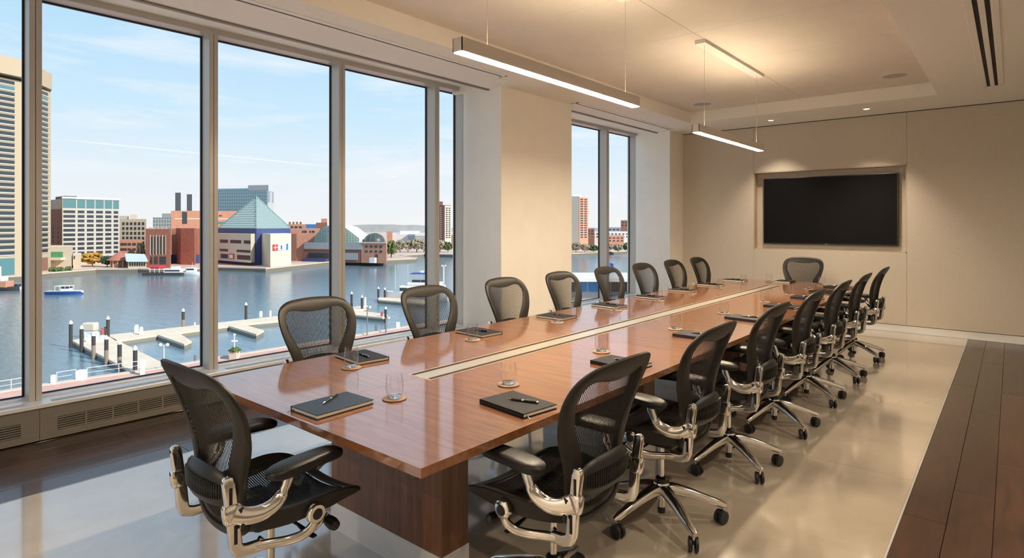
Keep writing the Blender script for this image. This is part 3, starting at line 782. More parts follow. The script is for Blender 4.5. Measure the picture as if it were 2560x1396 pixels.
# ================================================================== PLACE SETTINGS
def make_notebook(cover):
    r = empty('notebook')
    W, D, H = .135, .095, .019
    m = MB(); m.box(-W, W, -D, D, H - .0032, H, .001).box(-W, W, -D, D, 0, .0032, .001).box(-W, W, -D, -D + .003, .0, H, .001)
    m.build('cover', cover, r)
    MB().box(-W + .004, W - .004, -D + .003, D - .004, .0032, H - .0032).build('pages', 'paper', r)
    MB().sweep([(W - .006, -D + .02, .008), (W + .008, -D + .018, .006), (W + .022, -D + .015, .0015)], (.0022, .0006), n=6).build('ribbon', 'pen_black', r)
    return r
def make_pen():
    r = empty('pen')
    M = Matrix.Rotation(PI / 2, 4, 'Y')
    def part(prof, name, m):
        q = MB(); q.lathe(prof, n=14); q.v = [tuple(M @ Vector(v)) for v in q.v]; q.v = [(v[0], v[1], v[2] + .0052) for v in q.v]; return q.build(name, m, r)
    part([(.0046, -.052), (.0052, -.02), (.0052, .0), (.0052, .055), (.0045, .062)], 'barrel', 'pen_black')
    part([(.0008, -.070), (.0022, -.064), (.0043, -.054), (.0046, -.050)], 'tip', 'chrome')
    part([(.0054, -.004), (.0056, .0), (.0054, .004)], 'ring', 'chrome')
    part([(.0046, .0615), (.0048, .066), (.003, .070)], 'cap_end', 'chrome')
    MB().box(.018, .06, -.0012, .0012, .0105, .0122).build('clip', 'chrome', r)
    return r
def make_glass():
    r = empty('tumbler')
    n = 36
    out = [(.026, .0), (.0285, .004), (.0335, .018), (.0375, .038), (.0385, .055), (.0370, .075), (.0342, .094), (.0325, .104)]
    inn = [(.0312, .104), (.0330, .094), (.0358, .075), (.0373, .055), (.0363, .038), (.0325, .020), (.0280, .0125), (.0, .0115)]
    MB().lathe(out + inn[:-1], n=n, cap=False).build('bowl', 'tumbler_glass', r)
    MB().lathe([(.0, .001), (.0255, .001), (.0275, .004), (.0295, .010), (.0265, .0118), (.0, .0118)], n=n, cap=False).build('base', 'tumbler_base', r)
    return r
def make_coaster():
    return MB().lathe([(.0, 0), (.050, 0), (.052, .0012), (.052, .0042), (.050, .0054), (.0, .0054)], n=36).build('coaster', 'coaster_leather')
protos = {}
def inst(key, fn):
    if key not in protos: protos[key] = fn(); return protos[key]
    return copy_tree(protos[key])
def setting(nb, nang, pen, pang, gl, where, cover='cover_black', notebook=True):
    if notebook:
        o = inst('nb' + cover, lambda: make_notebook(cover)); o.location = (*nb, TZ + .0006); o.rotation_euler.z = nang
        tag(o, '%s hardback notebook %s' % ('dark blue' if cover == 'cover_blue' else 'black', where), 'notebook', 'notebooks on the conference table')
        p = inst('pen', make_pen); p.location = (*pen, TZ + .0200); p.rotation_euler.z = pang
        tag(p, 'black ballpoint pen on the notebook %s' % where, 'pen', 'pens on the notebooks')
    c = inst('coaster', make_coaster); c.location = (*gl, TZ + .0005)
    tag(c, 'round brown coaster under the glass %s' % where, 'coaster', 'coasters on the conference table')
    g_ = inst('glass', make_glass); g_.location = (*gl, TZ + .0063)
    tag(g_, 'clear empty water tumbler %s' % where, 'tumbler', 'tumblers on the conference table')
LG = [(-2.659, 1.842), (-2.690, 2.793), (-2.664, 3.698), (-2.640, 4.542), (-2.645, 5.366), (-2.64, 6.149), (-2.63, 6.941), (-2.62, 7.69)]
for i, gp in enumerate(LG):
    ny = [2.01, 2.99, 3.90, 4.74, 5.57, 6.36, 7.16, 7.93][i]
    nx = [-2.80, -2.82, -2.82, -2.83, -2.84, -2.84, -2.84, -2.82][i]
    setting((nx, ny), PI - .12 + .05 * (i % 3), (nx + .02, ny - .005), -.15 + .2 * (i % 2), gp, 'on the window side, %s from the near table end' % ORD[i])
RG = [(-1.815, 2.127), (-1.859, 3.025), (-1.853, 4.021), (-1.86, 4.982), (-1.835, 5.974), (-1.815, 6.751), (-1.80, 7.471), (-1.79, 8.04)]
for i, gp in enumerate(RG):
    ny = [1.905, 2.82, 3.85, 4.80, 5.72, 6.52, 7.24, 7.86][i]
    nx = [-1.575, -1.61, -1.615, -1.615, -1.60, -1.585, -1.58, -1.575][i]
    setting((nx, ny), -.13 + .04 * (i % 3), (nx + .02, ny + .01), [.30, .1, .15, .1, .1, .1, .1, .1][i] , gp, 'on the right side, %s from the near table end' % ORD[i])
setting((-2.15, 1.40), -PI / 2 + .02, (-2.19, 1.415), 2.11, (-2.048, 1.639), 'at the near head of the table', 'cover_blue')
setting((-2.26, 8.20), PI / 2, (-2.26, 8.20), PI / 2, (-2.43, 8.10), 'at the far head of the table')

#EXTERIOR#
# ================================================================== THE HARBOUR OUTSIDE
ZW, ZQ = -16.5, -15.0                  # water and quay levels (room floor = 0)
RV, WV = (CA, SA), (-SA, CA)           # sideways and outward unit vectors of the view direction
def exy(px, d):
    r = (px - CX) / F * d
    return (RV[0] * r + WV[0] * d, RV[1] * r + WV[1] * d)
def exz(py, d): return HC + (HY - py) / F * d
def exq(px, py, z=ZQ):                 # point at a level below the horizon
    d = (HC - z) * F / (py - HY); return (*exy(px, d), z)
# exterior materials
mat('tan_stone', (.50, .395, .27), .8); mat('cream_stone', (.66, .58, .46), .8); mat('pale_concrete', (.48, .455, .42), .8)
noise_color(mat('brick_red', (.36, .13, .09), .85), (.33, .12, .085), (.42, .165, .115), (1, 1, 1), .8, 4)
noise_color(mat('brick_orange', (.55, .26, .17), .85), (.52, .25, .165), (.60, .30, .20), (1, 1, 1), .6, 4)
mat('brick_brown', (.26, .13, .10), .85)
mat('dark_window', (.05, .06, .07), .15); mat('teal_window', (.10, .22, .24), .12); mat('green_window', (.10, .32, .16), .2)
mat('blue_cladding', (.055, .075, .21), .45); mat('white_clad', (.74, .73, .70), .6); mat('grey_clad', (.34, .36, .38), .6); mat('chimney_dark', (.10, .11, .125), .7)
grid_lines(mat('curtain_glass', (.24, .36, .42), .14, metal=.45), (1.6, 1.9), .22, (.10, .16, .20), ('x', 'z'))
grid_lines(mat('office_glass', (.22, .28, .31), .15, metal=.2), (1.3, 1.7), .3, (.52, .54, .54), ('x', 'z'))
mat('pyramid_glass', (.62, .67, .58), .14, metal=.65); mat('glazing_bar', (.22, .32, .30), .5)
mat('roof_white', (.78, .77, .74), .6); mat('roof_red', (.40, .16, .12), .8); mat('roof_blue', (.50, .60, .66), .5); mat('roof_dark', (.065, .075, .07), .4)
mat('vault_glass', (.42, .54, .50), .18, metal=.5)
mat('sign_red', (.62, .05, .05), .5); mat('sign_blue', (.05, .20, .50), .5); mat('sign_white', (.8, .8, .82), .5)
noise_color(mat('quay_paving', (.5, .33, .25), .9), (.56, .38, .30), (.68, .53, .43), (1, 1, 1), .05, 4)
noise_color(mat('brick_paving', (.5, .22, .17), .9), (.60, .33, .265), (.70, .42, .345), (1, 1, 1), .6, 5)
mat('quay_edge', (.52, .47, .40), .8); mat('quay_wall', (.20, .17, .13), .9)
noise_color(mat('dock_deck', (.55, .46, .36), .85), (.70, .57, .42), (.80, .67, .52), (1, 1, 1), .7, 4)
mat('dock_side', (.25, .22, .17), .9); mat('pile_dark', (.055, .05, .048), .8); mat('pile_mid', (.28, .22, .17), .8); mat('pile_white', (.78, .78, .76), .6)
mat('boat_white', (.80, .80, .79), .3); mat('boat_blue', (.03, .09, .30), .35); mat('boat_window', (.04, .05, .07), .15); mat('canvas_blue', (.05, .10, .36), .7); mat('canvas_red', (.55, .04, .07), .7)
noise_color(mat('leaf_green', (.09, .14, .05), .8), (.06, .10, .035), (.16, .21, .07), (1, 1, 1), 1.2, 4)
noise_color(mat('leaf_gold', (.40, .22, .04), .8), (.32, .17, .03), (.55, .33, .07), (1, 1, 1), 1.2, 4)
noise_color(mat('leaf_dark', (.04, .08, .05), .8), (.025, .055, .035), (.06, .10, .06), (1, 1, 1), 1.2, 4)
noise_color(mat('leaf_bare', (.34, .28, .22), .9), (.28, .24, .17), (.42, .36, .24), (1, 1, 1), 1.2, 4)
mat('bark', (.10, .07, .05), .9); mat('skin_cloth', (.45, .10, .10), .8)
noise_color(mat('far_hill', (.30, .33, .34), .95), (.33, .36, .36), (.46, .48, .49), (1, 1, 1), .04, 6)
mat('lamp_globe', (.85, .85, .82), .3); mat('steel_post', (.20, .21, .21), .5); mat('grass', (.20, .24, .09), .95)
def water():
    m = mat('harbour_water', (.150, .235, .285), .14, spec=.6)
    N, L, b = nodes(m); tc = N.new('ShaderNodeTexCoord')
    mp = N.new('ShaderNodeMapping'); mp.inputs['Rotation'].default_value = (0, 0, AZ); mp.inputs['Scale'].default_value = (.35, 1.0, 1)
    L.new(tc.outputs['Object'], mp.inputs[0])
    n1 = N.new('ShaderNodeTexNoise'); n1.inputs['Scale'].default_value = .9; n1.inputs['Detail'].default_value = 6; n1.inputs['Roughness'].default_value = .62; n1.inputs['Distortion'].default_value = .6
    L.new(mp.outputs[0], n1.inputs['Vector'])
    bp = N.new('ShaderNodeBump'); bp.inputs['Strength'].default_value = .30; bp.inputs['Distance'].default_value = .22
    L.new(n1.outputs[0], bp.inputs['Height']); L.new(bp.outputs[0], b.inputs['Normal'])
water()

# water and land
wt = MB().add([(*exy(-3500, 1600), ZW), (*exy(4200, 1600), ZW), (*exy(9000, 20), ZW), (*exy(-9000, 20), ZW)], [(3, 2, 1, 0)]).build('harbour_water', 'harbour_water')
tag(wt, 'rippled blue grey harbour water', 'water', kind='structure')
def land(name, edge, back, lab, top='quay_paving', wall='quay_wall', cap=None, zref=ZW):
    pts = [exq(px, py, zref)[:2] for px, py in edge] + [exy(px, d) for px, d in back]
    o = MB().prism(pts, ZW - 1, ZQ).build(name, top); tag(o, lab, 'quay', kind='structure')
    o.data.materials.append(MATS[wall])
    for p in o.data.polygons:
        if abs(p.normal.z) < .5: p.material_index = 1
    if cap:
        m = MB(); n = len(edge)
        for (a, b) in zip(pts[:n], pts[1:n]):
            va, vb = Vector((*a, 0)), Vector((*b, 0)); t = (vb - va).normalized(); nn = Vector((-t.y, t.x, 0)) * .5
            m.add([(a[0] - nn.x * .3, a[1] - nn.y * .3, ZQ - .3), (b[0] - nn.x * .3, b[1] - nn.y * .3, ZQ - .3), (b[0] + nn.x, b[1] + nn.y, ZQ - .3), (a[0] + nn.x, a[1] + nn.y, ZQ - .3),
                   (a[0] - nn.x * .3, a[1] - nn.y * .3, ZQ + .15), (b[0] - nn.x * .3, b[1] - nn.y * .3, ZQ + .15), (b[0] + nn.x, b[1] + nn.y, ZQ + .15), (a[0] + nn.x, a[1] + nn.y, ZQ + .15)],
                  [(3, 2, 1, 0), (4, 5, 6, 7), (0, 1, 5, 4), (1, 2, 6, 5), (2, 3, 7, 6), (3, 0, 4, 7)])
        m.build('quay_edge', 'quay_edge', o)
    return o
land('ground_far_shore', [(-700, 735), (-200, 713), (40, 703), (130, 693), (240, 684), (345, 683), (372, 684), (480, 683), (545, 678), (640, 681), (664, 682), (818, 664), (858, 661), (900, 662), (1038, 655), (1042, 652), (1002, 646), (1060, 642), (1140, 644), (1300, 642), (1430, 641), (1575, 634), (2400, 628)],
     [(2600, 1500), (-2400, 1500)], 'paved far quay of the harbour basin', cap=True)
pr = land('ground_promenade', [(-260, 1022), (0, 979), (96, 963), (211, 946), (391, 921), (490, 904), (535, 895), (700, 869), (889, 838), (1005, 818), (1150, 796), (1420, 764), (1800, 727)],
          [(2600, 60), (1500, 22), (-600, 22), (-900, 40)], 'red brick waterside promenade below the window', top='brick_paving', cap=True, zref=ZQ + .15)

# ---- generic buildings
UNIT = {}
def unit_box(m):
    if m not in UNIT: UNIT[m] = MB().box(-.5, .5, -.5, .5, -.5, .5).mesh('unit_' + m, m)
    return UNIT[m]
def wpart(parent, name, m, A, B, u0, u1, z0, z1, t=.25, out=.05):
    """a box lying on the vertical face A-B (world xy), between fractions u0,u1 and heights z0,z1"""
    A, B = Vector(A), Vector(B); dd = B - A; L_ = dd.length; t_ = dd / L_
    nrm = Vector((t_.y, -t_.x))
    if nrm.dot(-(A + B) / 2) < 0: nrm = -nrm
    c = A + dd * (u0 + u1) / 2 + nrm * (out - t / 2 + .05)
    o = put(name, unit_box(m), parent)
    o.location = Vector((c.x, c.y, (z0 + z1) / 2)) - (parent.location if parent else Vector())
    o.rotation_euler.z = math.atan2(t_.y, t_.x); o.scale = (L_ * (u1 - u0), t, z1 - z0)
    return o
def bldg(name, lab, foot, ytop, dtop, body, cat='building', group=None, zbase=ZQ - .2, partname='walls'):
    pts = [exy(px, d) for px, d in foot]; c = pts[0]
    e = empty(name, (c[0], c[1], zbase), 0, lab, cat, group)
    zt = exz(ytop, dtop)
    yaw = math.atan2(pts[1][1] - pts[0][1], pts[1][0] - pts[0][0])
    ca, sa = math.cos(-yaw), math.sin(-yaw)
    loc = [((x - c[0]) * ca - (y - c[1]) * sa, (x - c[0]) * sa + (y - c[1]) * ca) for x, y in pts]
    o = MB().prism(loc, 0, zt - zbase).build(partname, body, e); o.rotation_euler.z = yaw
    return e, pts, zt
def add_prism(parent, name, m, foot, z0, z1):
    pts = [exy(px, d) for px, d in foot]; l = parent.location
    return MB().prism([(x - l.x, y - l.y) for x, y in pts], z0 - l.z, z1 - l.z).build(name, m, parent)
def grid(e, A, B, cols, rows, m, name='window', t=.3):
    for u0, u1 in cols:
        for z0, z1 in rows: wpart(e, name, m, A, B, u0, u1, z0, z1, t)
def frac(A, B, foot, i, px, d=None):
    """fraction along the face foot[i]-foot[i+1] at which pixel column px is seen"""
    (pa, da), (pb, db) = foot[i], foot[i + 1]
    lo, hi = 0.0, 1.0
    for _ in range(40):
        u = (lo + hi) / 2; x = A[0] + (B[0] - A[0]) * u; y = A[1] + (B[1] - A[1]) * u
        w = x * WV[0] + y * WV[1]; r = x * RV[0] + y * RV[1]; p = CX + F * r / w
        if (p < px) == (pb > pa): lo = u
        else: hi = u
    return u
def rows_px(d, rows): return [(exz(b, d), exz(a, d)) for a, b in rows]

# ---- tan tower
ft = [(-170, 168), (57, 190), (127, 206), (95, 240), (-110, 232)]
e, P, zt = bldg('office_tower', 'tall tan stone office tower with ribbon windows at the left', ft, 204, 190, 'tan_stone')
add_prism(e, 'crown', 'tan_stone', [(-175, 166), (59, 188.5), (130, 205.5), (96, 242), (-112, 234)], exz(197, 190), exz(154, 190))
uL = frac(P[0], P[1], ft, 0, 36); uR0, uR1 = frac(P[1], P[2], ft, 1, 84), frac(P[1], P[2], ft, 1, 119)
for k in range(31):
    y0 = 201 + 14.25 * k
    mm = 'teal_window' if k == 1 else 'dark_window'
    z1, z0 = exz(y0, 186), exz(y0 + 9, 186)
    wpart(e, 'window', mm, P[0], P[1], .15, uL, z0, z1, .3); wpart(e, 'window', mm, P[1], P[2], uR0, uR1, z0, z1, .3)
    wpart(e, 'ledge', 'cream_stone', P[0], P[1], .12, uL + .01, z0 - .28, z0, .5, .15); wpart(e, 'ledge', 'cream_stone', P[1], P[2], uR0 - .02, uR1 + .04, z0 - .28, z0, .5, .15)
wpart(e, 'lobby_glass', 'teal_window', P[0], P[1], .15, uL, ZQ + .4, exz(646, 186), .3)
wpart(e, 'recess_shade', 'brick_brown', P[1], P[2], uR0, uR1, ZQ + .6, exz(645, 200), .2)  # brown panel paints the shade of the recess at the tower foot
for k in range(4): wpart(e, 'rooftop_mast', 'steel_post', P[0], P[1], .72 + .06 * k, .724 + .06 * k, exz(155, 190), exz(144, 190), .2, -4)

# ---- slab office
fo = [(126, 250), (156, 236), (299, 254), (265, 285)]
e, P, zt = bldg('slab_office', 'grey and white slab office block with a red brick flank', fo, 497, 236, 'pale_concrete')
wpart(e, 'brick_flank', 'brick_brown', P[0], P[1], .0, .95, ZQ, exz(523, 240), .3)
for k in range(2):
    for j in range(8): wpart(e, 'flank_window', 'dark_window', P[0], P[1], .22 + .42 * k, .30 + .42 * k, exz(574 + 11 * j, 243), exz(568 + 11 * j, 243), .4)
bays = [(157, 190), (193, 213), (216, 236), (239, 259), (262, 280), (283, 297)]
bu = [(frac(P[1], P[2], fo, 1, a), frac(P[1], P[2], fo, 1, b)) for a, b in bays]
grid(e, P[1], P[2], bu, rows_px(244, [(500, 521)]), 'teal_window')
grid(e, P[1], P[2], [(a + .008, b - .014) for a, b in bu], rows_px(244, [(527 + 11.3 * k, 533.5 + 11.3 * k) for k in range(10)]), 'dark_window')
wpart(e, 'roof_edge', 'white_clad', P[1], P[2], -.01, 1.01, exz(497, 238), exz(492.5, 238), .8, .3)
wpart(e, 'plant_room', 'chimney_dark', P[0], P[1], .2, .95, exz(499, 238), exz(490, 238), 4, -1)

# ---- cream hotel and its low base
fo = [(298, 275), (366, 272), (360, 300), (300, 300)]
e, P, zt = bldg('cream_hotel', 'cream stone hotel block with small square windows', fo, 548, 272, 'cream_stone')
grid(e, P[0], P[1], [(.12 + .145 * k, .20 + .145 * k) for k in range(6)], rows_px(273, [(556 + 12 * j, 563 + 12 * j) for j in range(6)]), 'dark_window')
add_prism(e, 'stair_tower', 'cream_stone', [(325, 280), (343, 280), (343, 295), (325, 295)], zt - 1, exz(537, 280))
add_prism(e, 'roof_frame', 'pale_concrete', [(299, 282), (322, 282), (322, 296), (299, 296)], zt - .5, exz(540, 282))
fo = [(299, 262), (356, 262), (356, 270), (299, 270)]
e, P, zt = bldg('brick_terrace_building', 'low salmon brick building with balconies before the cream hotel', fo, 600, 262, 'brick_orange')
grid(e, P[0], P[1], [(.04, .32), (.36, .5), (.56, .72), (.78, .95)], rows_px(262, [(608, 614), (621, 627), (634, 645)]), 'dark_window')

# ---- low cream pavilion with green glass
fo = [(118, 214), (178, 214), (182, 228), (118, 228)]
e, P, zt = bldg('low_cream_building', 'low cream building with green glass front beside the tower', fo, 617, 214, 'cream_stone')
wpart(e, 'green_glazing', 'green_window', P[0], P[1], .1, .66, exz(645, 214), exz(630, 214), .3)
wpart(e, 'awning', 'cream_stone', P[0], P[1], .05, .75, exz(651, 212), exz(645, 212), 2.2, 2)
for k in range(3): wpart(e, 'glazing_post', 'glazing_bar', P[0], P[1], .22 + .14 * k, .23 + .14 * k, exz(645, 214), exz(630, 214), .45)
fo = [(183, 218), (203, 218), (203, 232), (183, 232)]
e, P, zt = bldg('small_cream_kiosk', 'small cream wing right of the green glass building', fo, 637, 218, 'cream_stone')
wpart(e, 'doorway', 'dark_window', P[0], P[1], .08, .22, exz(648, 218), exz(640, 218), .3)

# ---- red roof pavilion and pale roof hall
c = exy(300, 227); e = empty('round_pavilion', (*c, ZQ), 0, 'round pavilion with a conical red roof on the far quay', 'pavilion')
MB().lathe([(3.1, 0), (3.1, 3.0)], n=12).build('walls', 'brick_brown', e)
MB().lathe([(4.2, 2.6), (4.2, 2.8), (2.2, 4.5), (.15, 6.0)], n=12).build('roof', 'roof_red', e)
for k in range(12):
    a = 2 * PI * k / 12; MB().box(3.05, 3.25, -.12, .12, 0, 2.7).build('post', 'cream_stone', e).rotation_euler.z = a
fo = [(320, 219.5), (366, 219.5), (360, 227), (320, 227)]
e, P, zt = bldg('waterside_hall', 'long low hall with pale blue grey roof beside the round pavilion', fo, 653, 219.5, 'cream_stone')
l = e.location; zz = zt - l.z
def lp(px, d, z): x, y = exy(px, d); return (x - l.x, y - l.y, z)
MB().add([lp(316, 218.5, zz - .2), lp(371, 218.5, zz - .2), lp(362, 223, zz + 2.4), lp(312, 223, zz + 2.7), lp(362, 228, zz), lp(312, 228, zz)], [(0, 1, 2, 3), (3, 2, 4, 5), (1, 4, 2), (0, 3, 5)]).build('roof', 'roof_blue', e)
for k in range(7): wpart(e, 'window', 'dark_window', P[0], P[1], .08 + .13 * k, .15 + .13 * k, exz(666, 219.5), exz(656, 219.5), .3)

# ---- brick warehouse and wedge
fo = [(364, 224), (425, 222), (428, 245), (364, 247)]
e, P, zt = bldg('brick_powerhouse', 'dark red brick warehouse with pale vertical pilasters', fo, 573, 222, 'brick_red')
for k in range(6): wpart(e, 'pilaster', 'cream_stone' if k % 2 == 0 else 'tan_stone', P[0], P[1], .18 + .125 * k, .215 + .125 * k, exz(638, 222), exz(588, 222), .4)
for k in range(5): wpart(e, 'window_strip', 'dark_window', P[0], P[1], .235 + .125 * k, .275 + .125 * k, exz(636, 222), exz(592, 222), .3)
for a, b in ((.2, .28), (.36, .5), (.58, .84)): wpart(e, 'ground_opening', 'dark_window', P[0], P[1], a, b, exz(661, 222), exz(642, 222), .3)
for k in range(5): add_prism(e, 'rooftop_unit', 'pale_concrete', [(372 + 10 * k, 228), (379 + 10 * k, 228), (379 + 10 * k, 233), (372 + 10 * k, 233)], zt - .1, exz(569, 228))
fo = [(429, 250), (500, 248), (542, 256), (542, 272), (429, 274)]
e, P, zt = bldg('brick_exhibition_wing', 'salmon brick windowless wing between warehouse and glass pyramid', fo, 572, 238, 'brick_orange')
add_prism(e, 'sloped_block', 'brick_red', [(452, 240), (486, 238), (490, 248), (440, 248)], ZQ, exz(571, 240))
wpart(e, 'dark_base', 'blue_cladding', P[0], P[1], .02, .98, ZQ, exz(641, 237), 3.0, 2.5)
for u, v in ((.2, 596), (.36, 595), (.24, 608)): wpart(e, 'window', 'dark_window', P[0], P[1], u, u + .08, exz(v + 4, 238), exz(v, 238), .3)

# ---- big brick block with chimneys, grey glass block
fo = [(427, 290), (600, 300), (600, 330), (427, 330)]
e, P, zt = bldg('brick_power_station', 'large salmon brick block behind the quay carrying two dark chimneys', fo, 527, 290, 'brick_orange')
for a, b, y in ((438, 452, 482), (467, 480, 486)):
    add_prism(e, 'chimney', 'chimney_dark', [(a, 300), (b, 300), (b, 304), (a, 304)], zt - 1, exz(y, 300))
wpart(e, 'pale_band', 'cream_stone', P[0], P[1], .05, .98, exz(549, 292), exz(546, 292), .4)
wpart(e, 'glass_slot', 'dark_window', P[0], P[1], .16, .23, exz(560, 292), exz(530, 292), .4)
wpart(e, 'window', 'dark_window', P[0], P[1], .69, .73, exz(541, 296), exz(538, 296), .4)
wpart(e, 'window', 'teal_window', P[0], P[1], .67, .78, exz(560, 296), exz(555, 296), .4)
fo = [(382, 282), (428, 282), (428, 300), (382, 300)]
e, P, zt = bldg('grey_glass_block', 'grey glass office block left of the chimneys', fo, 544, 282, 'office_glass')
add_prism(e, 'roof_storey', 'grey_clad', [(405, 284), (428, 284), (428, 298), (405, 298)], zt - .1, exz(534, 284))

# ---- blue glass tower
fo = [(541, 345), (668, 335), (684, 350), (560, 372)]
e, P, zt = bldg('glass_tower', 'blue glass office tower with sloping roof edge behind the pyramid', fo, 478, 340, 'curtain_glass')
add_prism(e, 'roof_screen', 'curtain_glass', [(545, 350), (640, 344), (650, 352), (560, 362)], zt - .3, exz(471, 345))
add_prism(e, 'roof_fin', 'grey_clad', [(620, 340), (671, 337), (671, 341), (620, 344)], zt + .2, exz(463, 338))
wpart(e, 'pale_side_grid', 'office_glass', P[1], P[2], .1, 1, exz(556, 340), exz(480, 340), .3)

# ---- glass pyramid building
dC = 236
fo = [(545, 252), (641, dC), (726, 249), (640, 272)]
e, P, zt = bldg('pyramid_building', 'aquarium like building with glass pyramid roof and blue walls', fo, 571, dC, 'blue_cladding', partname='blue_walls')
l = e.location
ax, ay = exy(641, 252); apex = Vector((ax - l.x, ay - l.y, exz(492, 252) - l.z))
B4 = [Vector((x - l.x, y - l.y, zt - l.z)) for x, y in P]
py = MB().add([*B4, apex], [(0, 1, 4), (1, 2, 4), (2, 3, 4), (3, 0, 4)]).build('glass_pyramid', 'pyramid_glass', e)
m = MB()
for i, j in ((0, 1), (1, 2)):
    a, b = B4[i], B4[j]
    for k in range(1, 14):
        t = k / 14; p = a.lerp(apex, t); q = b.lerp(apex, t); m.cyl(p, q, .09, n=4)
        if k < 14:
            s_ = a.lerp(b, t)
            m.cyl(s_, (s_ + (apex - a) * (1 - t)) if False else a.lerp(apex, t) if False else s_.lerp(apex, 0) + ((apex - (a + b) / 2)) * min(2 * t, 2 - 2 * t), .09, n=4)
m.build('glazing_bars', 'glazing_bar', py)
m = MB()
for k in (0, 1, 2): m.cyl(B4[k], apex, .28, n=6)
m.cyl(B4[0], B4[1], .25, n=6); m.cyl(B4[1], B4[2], .25, n=6)
m.build('ridge_frame', 'glazing_bar', py)
ff = [(543, 248), (627, 231), (640, 238), (556, 255)]
lb = add_prism(e, 'stone_block', 'cream_stone', ff, ZQ + 1.3, exz(585, 232))
A, B = exy(*ff[0]), exy(*ff[1])
for x0, x1, y0, y1 in ((550, 570, 601, 609), (576, 603, 601, 609), (610, 626, 601, 609), (549, 570, 625, 631), (592, 626, 625, 631), (552, 570, 638, 649), (593, 626, 638, 649)):
    o = wpart(e, 'window', 'dark_window', A, B, frac(A, B, ff, 0, x0), frac(A, B, ff, 0, x1), exz(y1, 236), exz(y0, 236), .3)
o = wpart(e, 'shield_sign', 'sign_red', A, B, frac(A, B, ff, 0, 574), frac(A, B, ff, 0, 586), exz(650, 234), exz(637, 234), .3, .25)
wpart(e, 'shield_face', 'sign_white', A, B, frac(A, B, ff, 0, 576), frac(A, B, ff, 0, 584), exz(648.5, 234), exz(639, 234), .3, .33)
ff = [(651, 240), (676, 226), (728, 239), (700, 255)]
add_prism(e, 'stone_block', 'cream_stone', ff, ZQ, exz(585, 228))
A, B = exy(*ff[1]), exy(*ff[2])
for x0, x1, mm in ((681, 693, 'sign_red'), (694, 714, 'sign_white'), (714.5, 719, 'sign_blue')):
    wpart(e, 'banner', mm, A, B, frac(A, B, ff, 1, x0), frac(A, B, ff, 1, x1), exz(626, 231), exz(611, 231), .3, .2)
wpart(e, 'banner_mark', 'sign_white', A, B, frac(A, B, ff, 1, 686.3), frac(A, B, ff, 1, 687.6), exz(624, 231), exz(612, 231), .3, .28)
wpart(e, 'banner_mark', 'sign_white', A, B, frac(A, B, ff, 1, 682), frac(A, B, ff, 1, 692), exz(619.5, 231), exz(618, 231), .3, .28)
wpart(e, 'banner_mark', 'sign_blue', A, B, frac(A, B, ff, 1, 700), frac(A, B, ff, 1, 704), exz(624, 231), exz(614, 231), .3, .28)

# ---- brick buildings to the right
fo = [(690, 282), (765, 282), (765, 305), (690, 305)]
e, P, zt = bldg('stepped_brick_block', 'salmon brick block with paired windows right of the pyramid', fo, 561, 282, 'brick_orange')
grid(e, P[0], P[1], [(.48 + .145 * k, .57 + .145 * k) for k in range(3)], rows_px(282, [(566, 571), (577, 582)]), 'dark_window')
for k in range(4): add_prism(e, 'rooftop_unit', 'brick_brown', [(722 + 9 * k, 286), (727 + 9 * k, 286), (727 + 9 * k, 290), (722 + 9 * k, 290)], zt - .1, exz(555, 286))
fo = [(724, 264), (800, 264), (800, 280), (724, 280)]
e, P, zt = bldg('plain_peach_building', 'plain peach building with a brown left bay beyond the pyramid', fo, 572, 264, 'brick_orange')
wpart(e, 'brown_bay', 'brick_brown', P[0], P[1], .05, .24, ZQ, exz(585, 264), .6, .4)
grid(e, P[0], P[1], [(.42, .46), (.48, .56), (.66, .70), (.74, .82)], rows_px(264, [(577, 582)]), 'dark_window')
fo = [(765, 340), (791, 340), (791, 355), (765, 355)]
bldg('blue_clad_building', 'small bright blue clad building in the distance', fo, 561, 340, 'sign_blue')
fo = [(790, 300), (818, 300), (818, 316), (790, 316)]
e, P, zt = bldg('brick_stair_tower', 'dark brick stair tower behind the glass vault', fo, 557, 300, 'brick_brown')
add_prism(e, 'lantern', 'brick_orange', [(803, 302), (818, 302), (818, 312), (803, 312)], zt - .1, exz(547, 302))

# ---- glass vault hall
fo = [(761, 262), (906, 254), (925, 285), (790, 292)]
e, P, zt = bldg('vaulted_hall', 'exhibition hall with glass arched front and white vaulted roof', fo, 607, 256, 'brick_brown')
l = e.location
prof = [(783, 608), (786, 597), (791, 586), (800, 576), (813, 567), (828, 562), (845, 562), (860, 567), (880, 582), (898, 596), (898, 608)]
def vp(px, py, d): x, y = exy(px, d); return (x - l.x, y - l.y, exz(py, d) - l.z)
fr = [vp(a, b, 262 - (a - 761) * .055) for a, b in prof]
bk = [vp(a + (35 if b < 607 else 40), b + (2 if b < 607 else 0), 262 - (a - 761) * .055 + 34) for a, b in prof]
n = len(prof)
MB().add(fr, [tuple(range(n))[::-1]]).build('arched_glass_front', 'vault_glass', e)
MB().add(fr + bk, [(i, i + 1, n + i + 1, n + i) for i in range(n - 1)] + [tuple(range(n, 2 * n))]).build('vault_roof', 'roof_white', e)
m = MB()
for x in range(790, 898, 7):
    yt = lerp1(prof, x); d = 262 - (x - 761) * .055 - .3
    m.cyl(vp(x, 608, d), vp(x, yt, d), .08, n=4)
for y in range(566, 608, 6):
    xs = [x for x in range(783, 899) if lerp1(prof, x) < y]
    if xs: m.cyl(vp(xs[0], y, 262 - (xs[0] - 761) * .055 - .3), vp(xs[-1], y, 262 - (xs[-1] - 761) * .055 - .3), .08, n=4)
m.build('glazing_bars', 'glazing_bar', e)
wpart(e, 'grey_band', 'grey_clad', P[0], P[1], 0, 1, exz(624, 257), exz(607, 257), .5, .3)
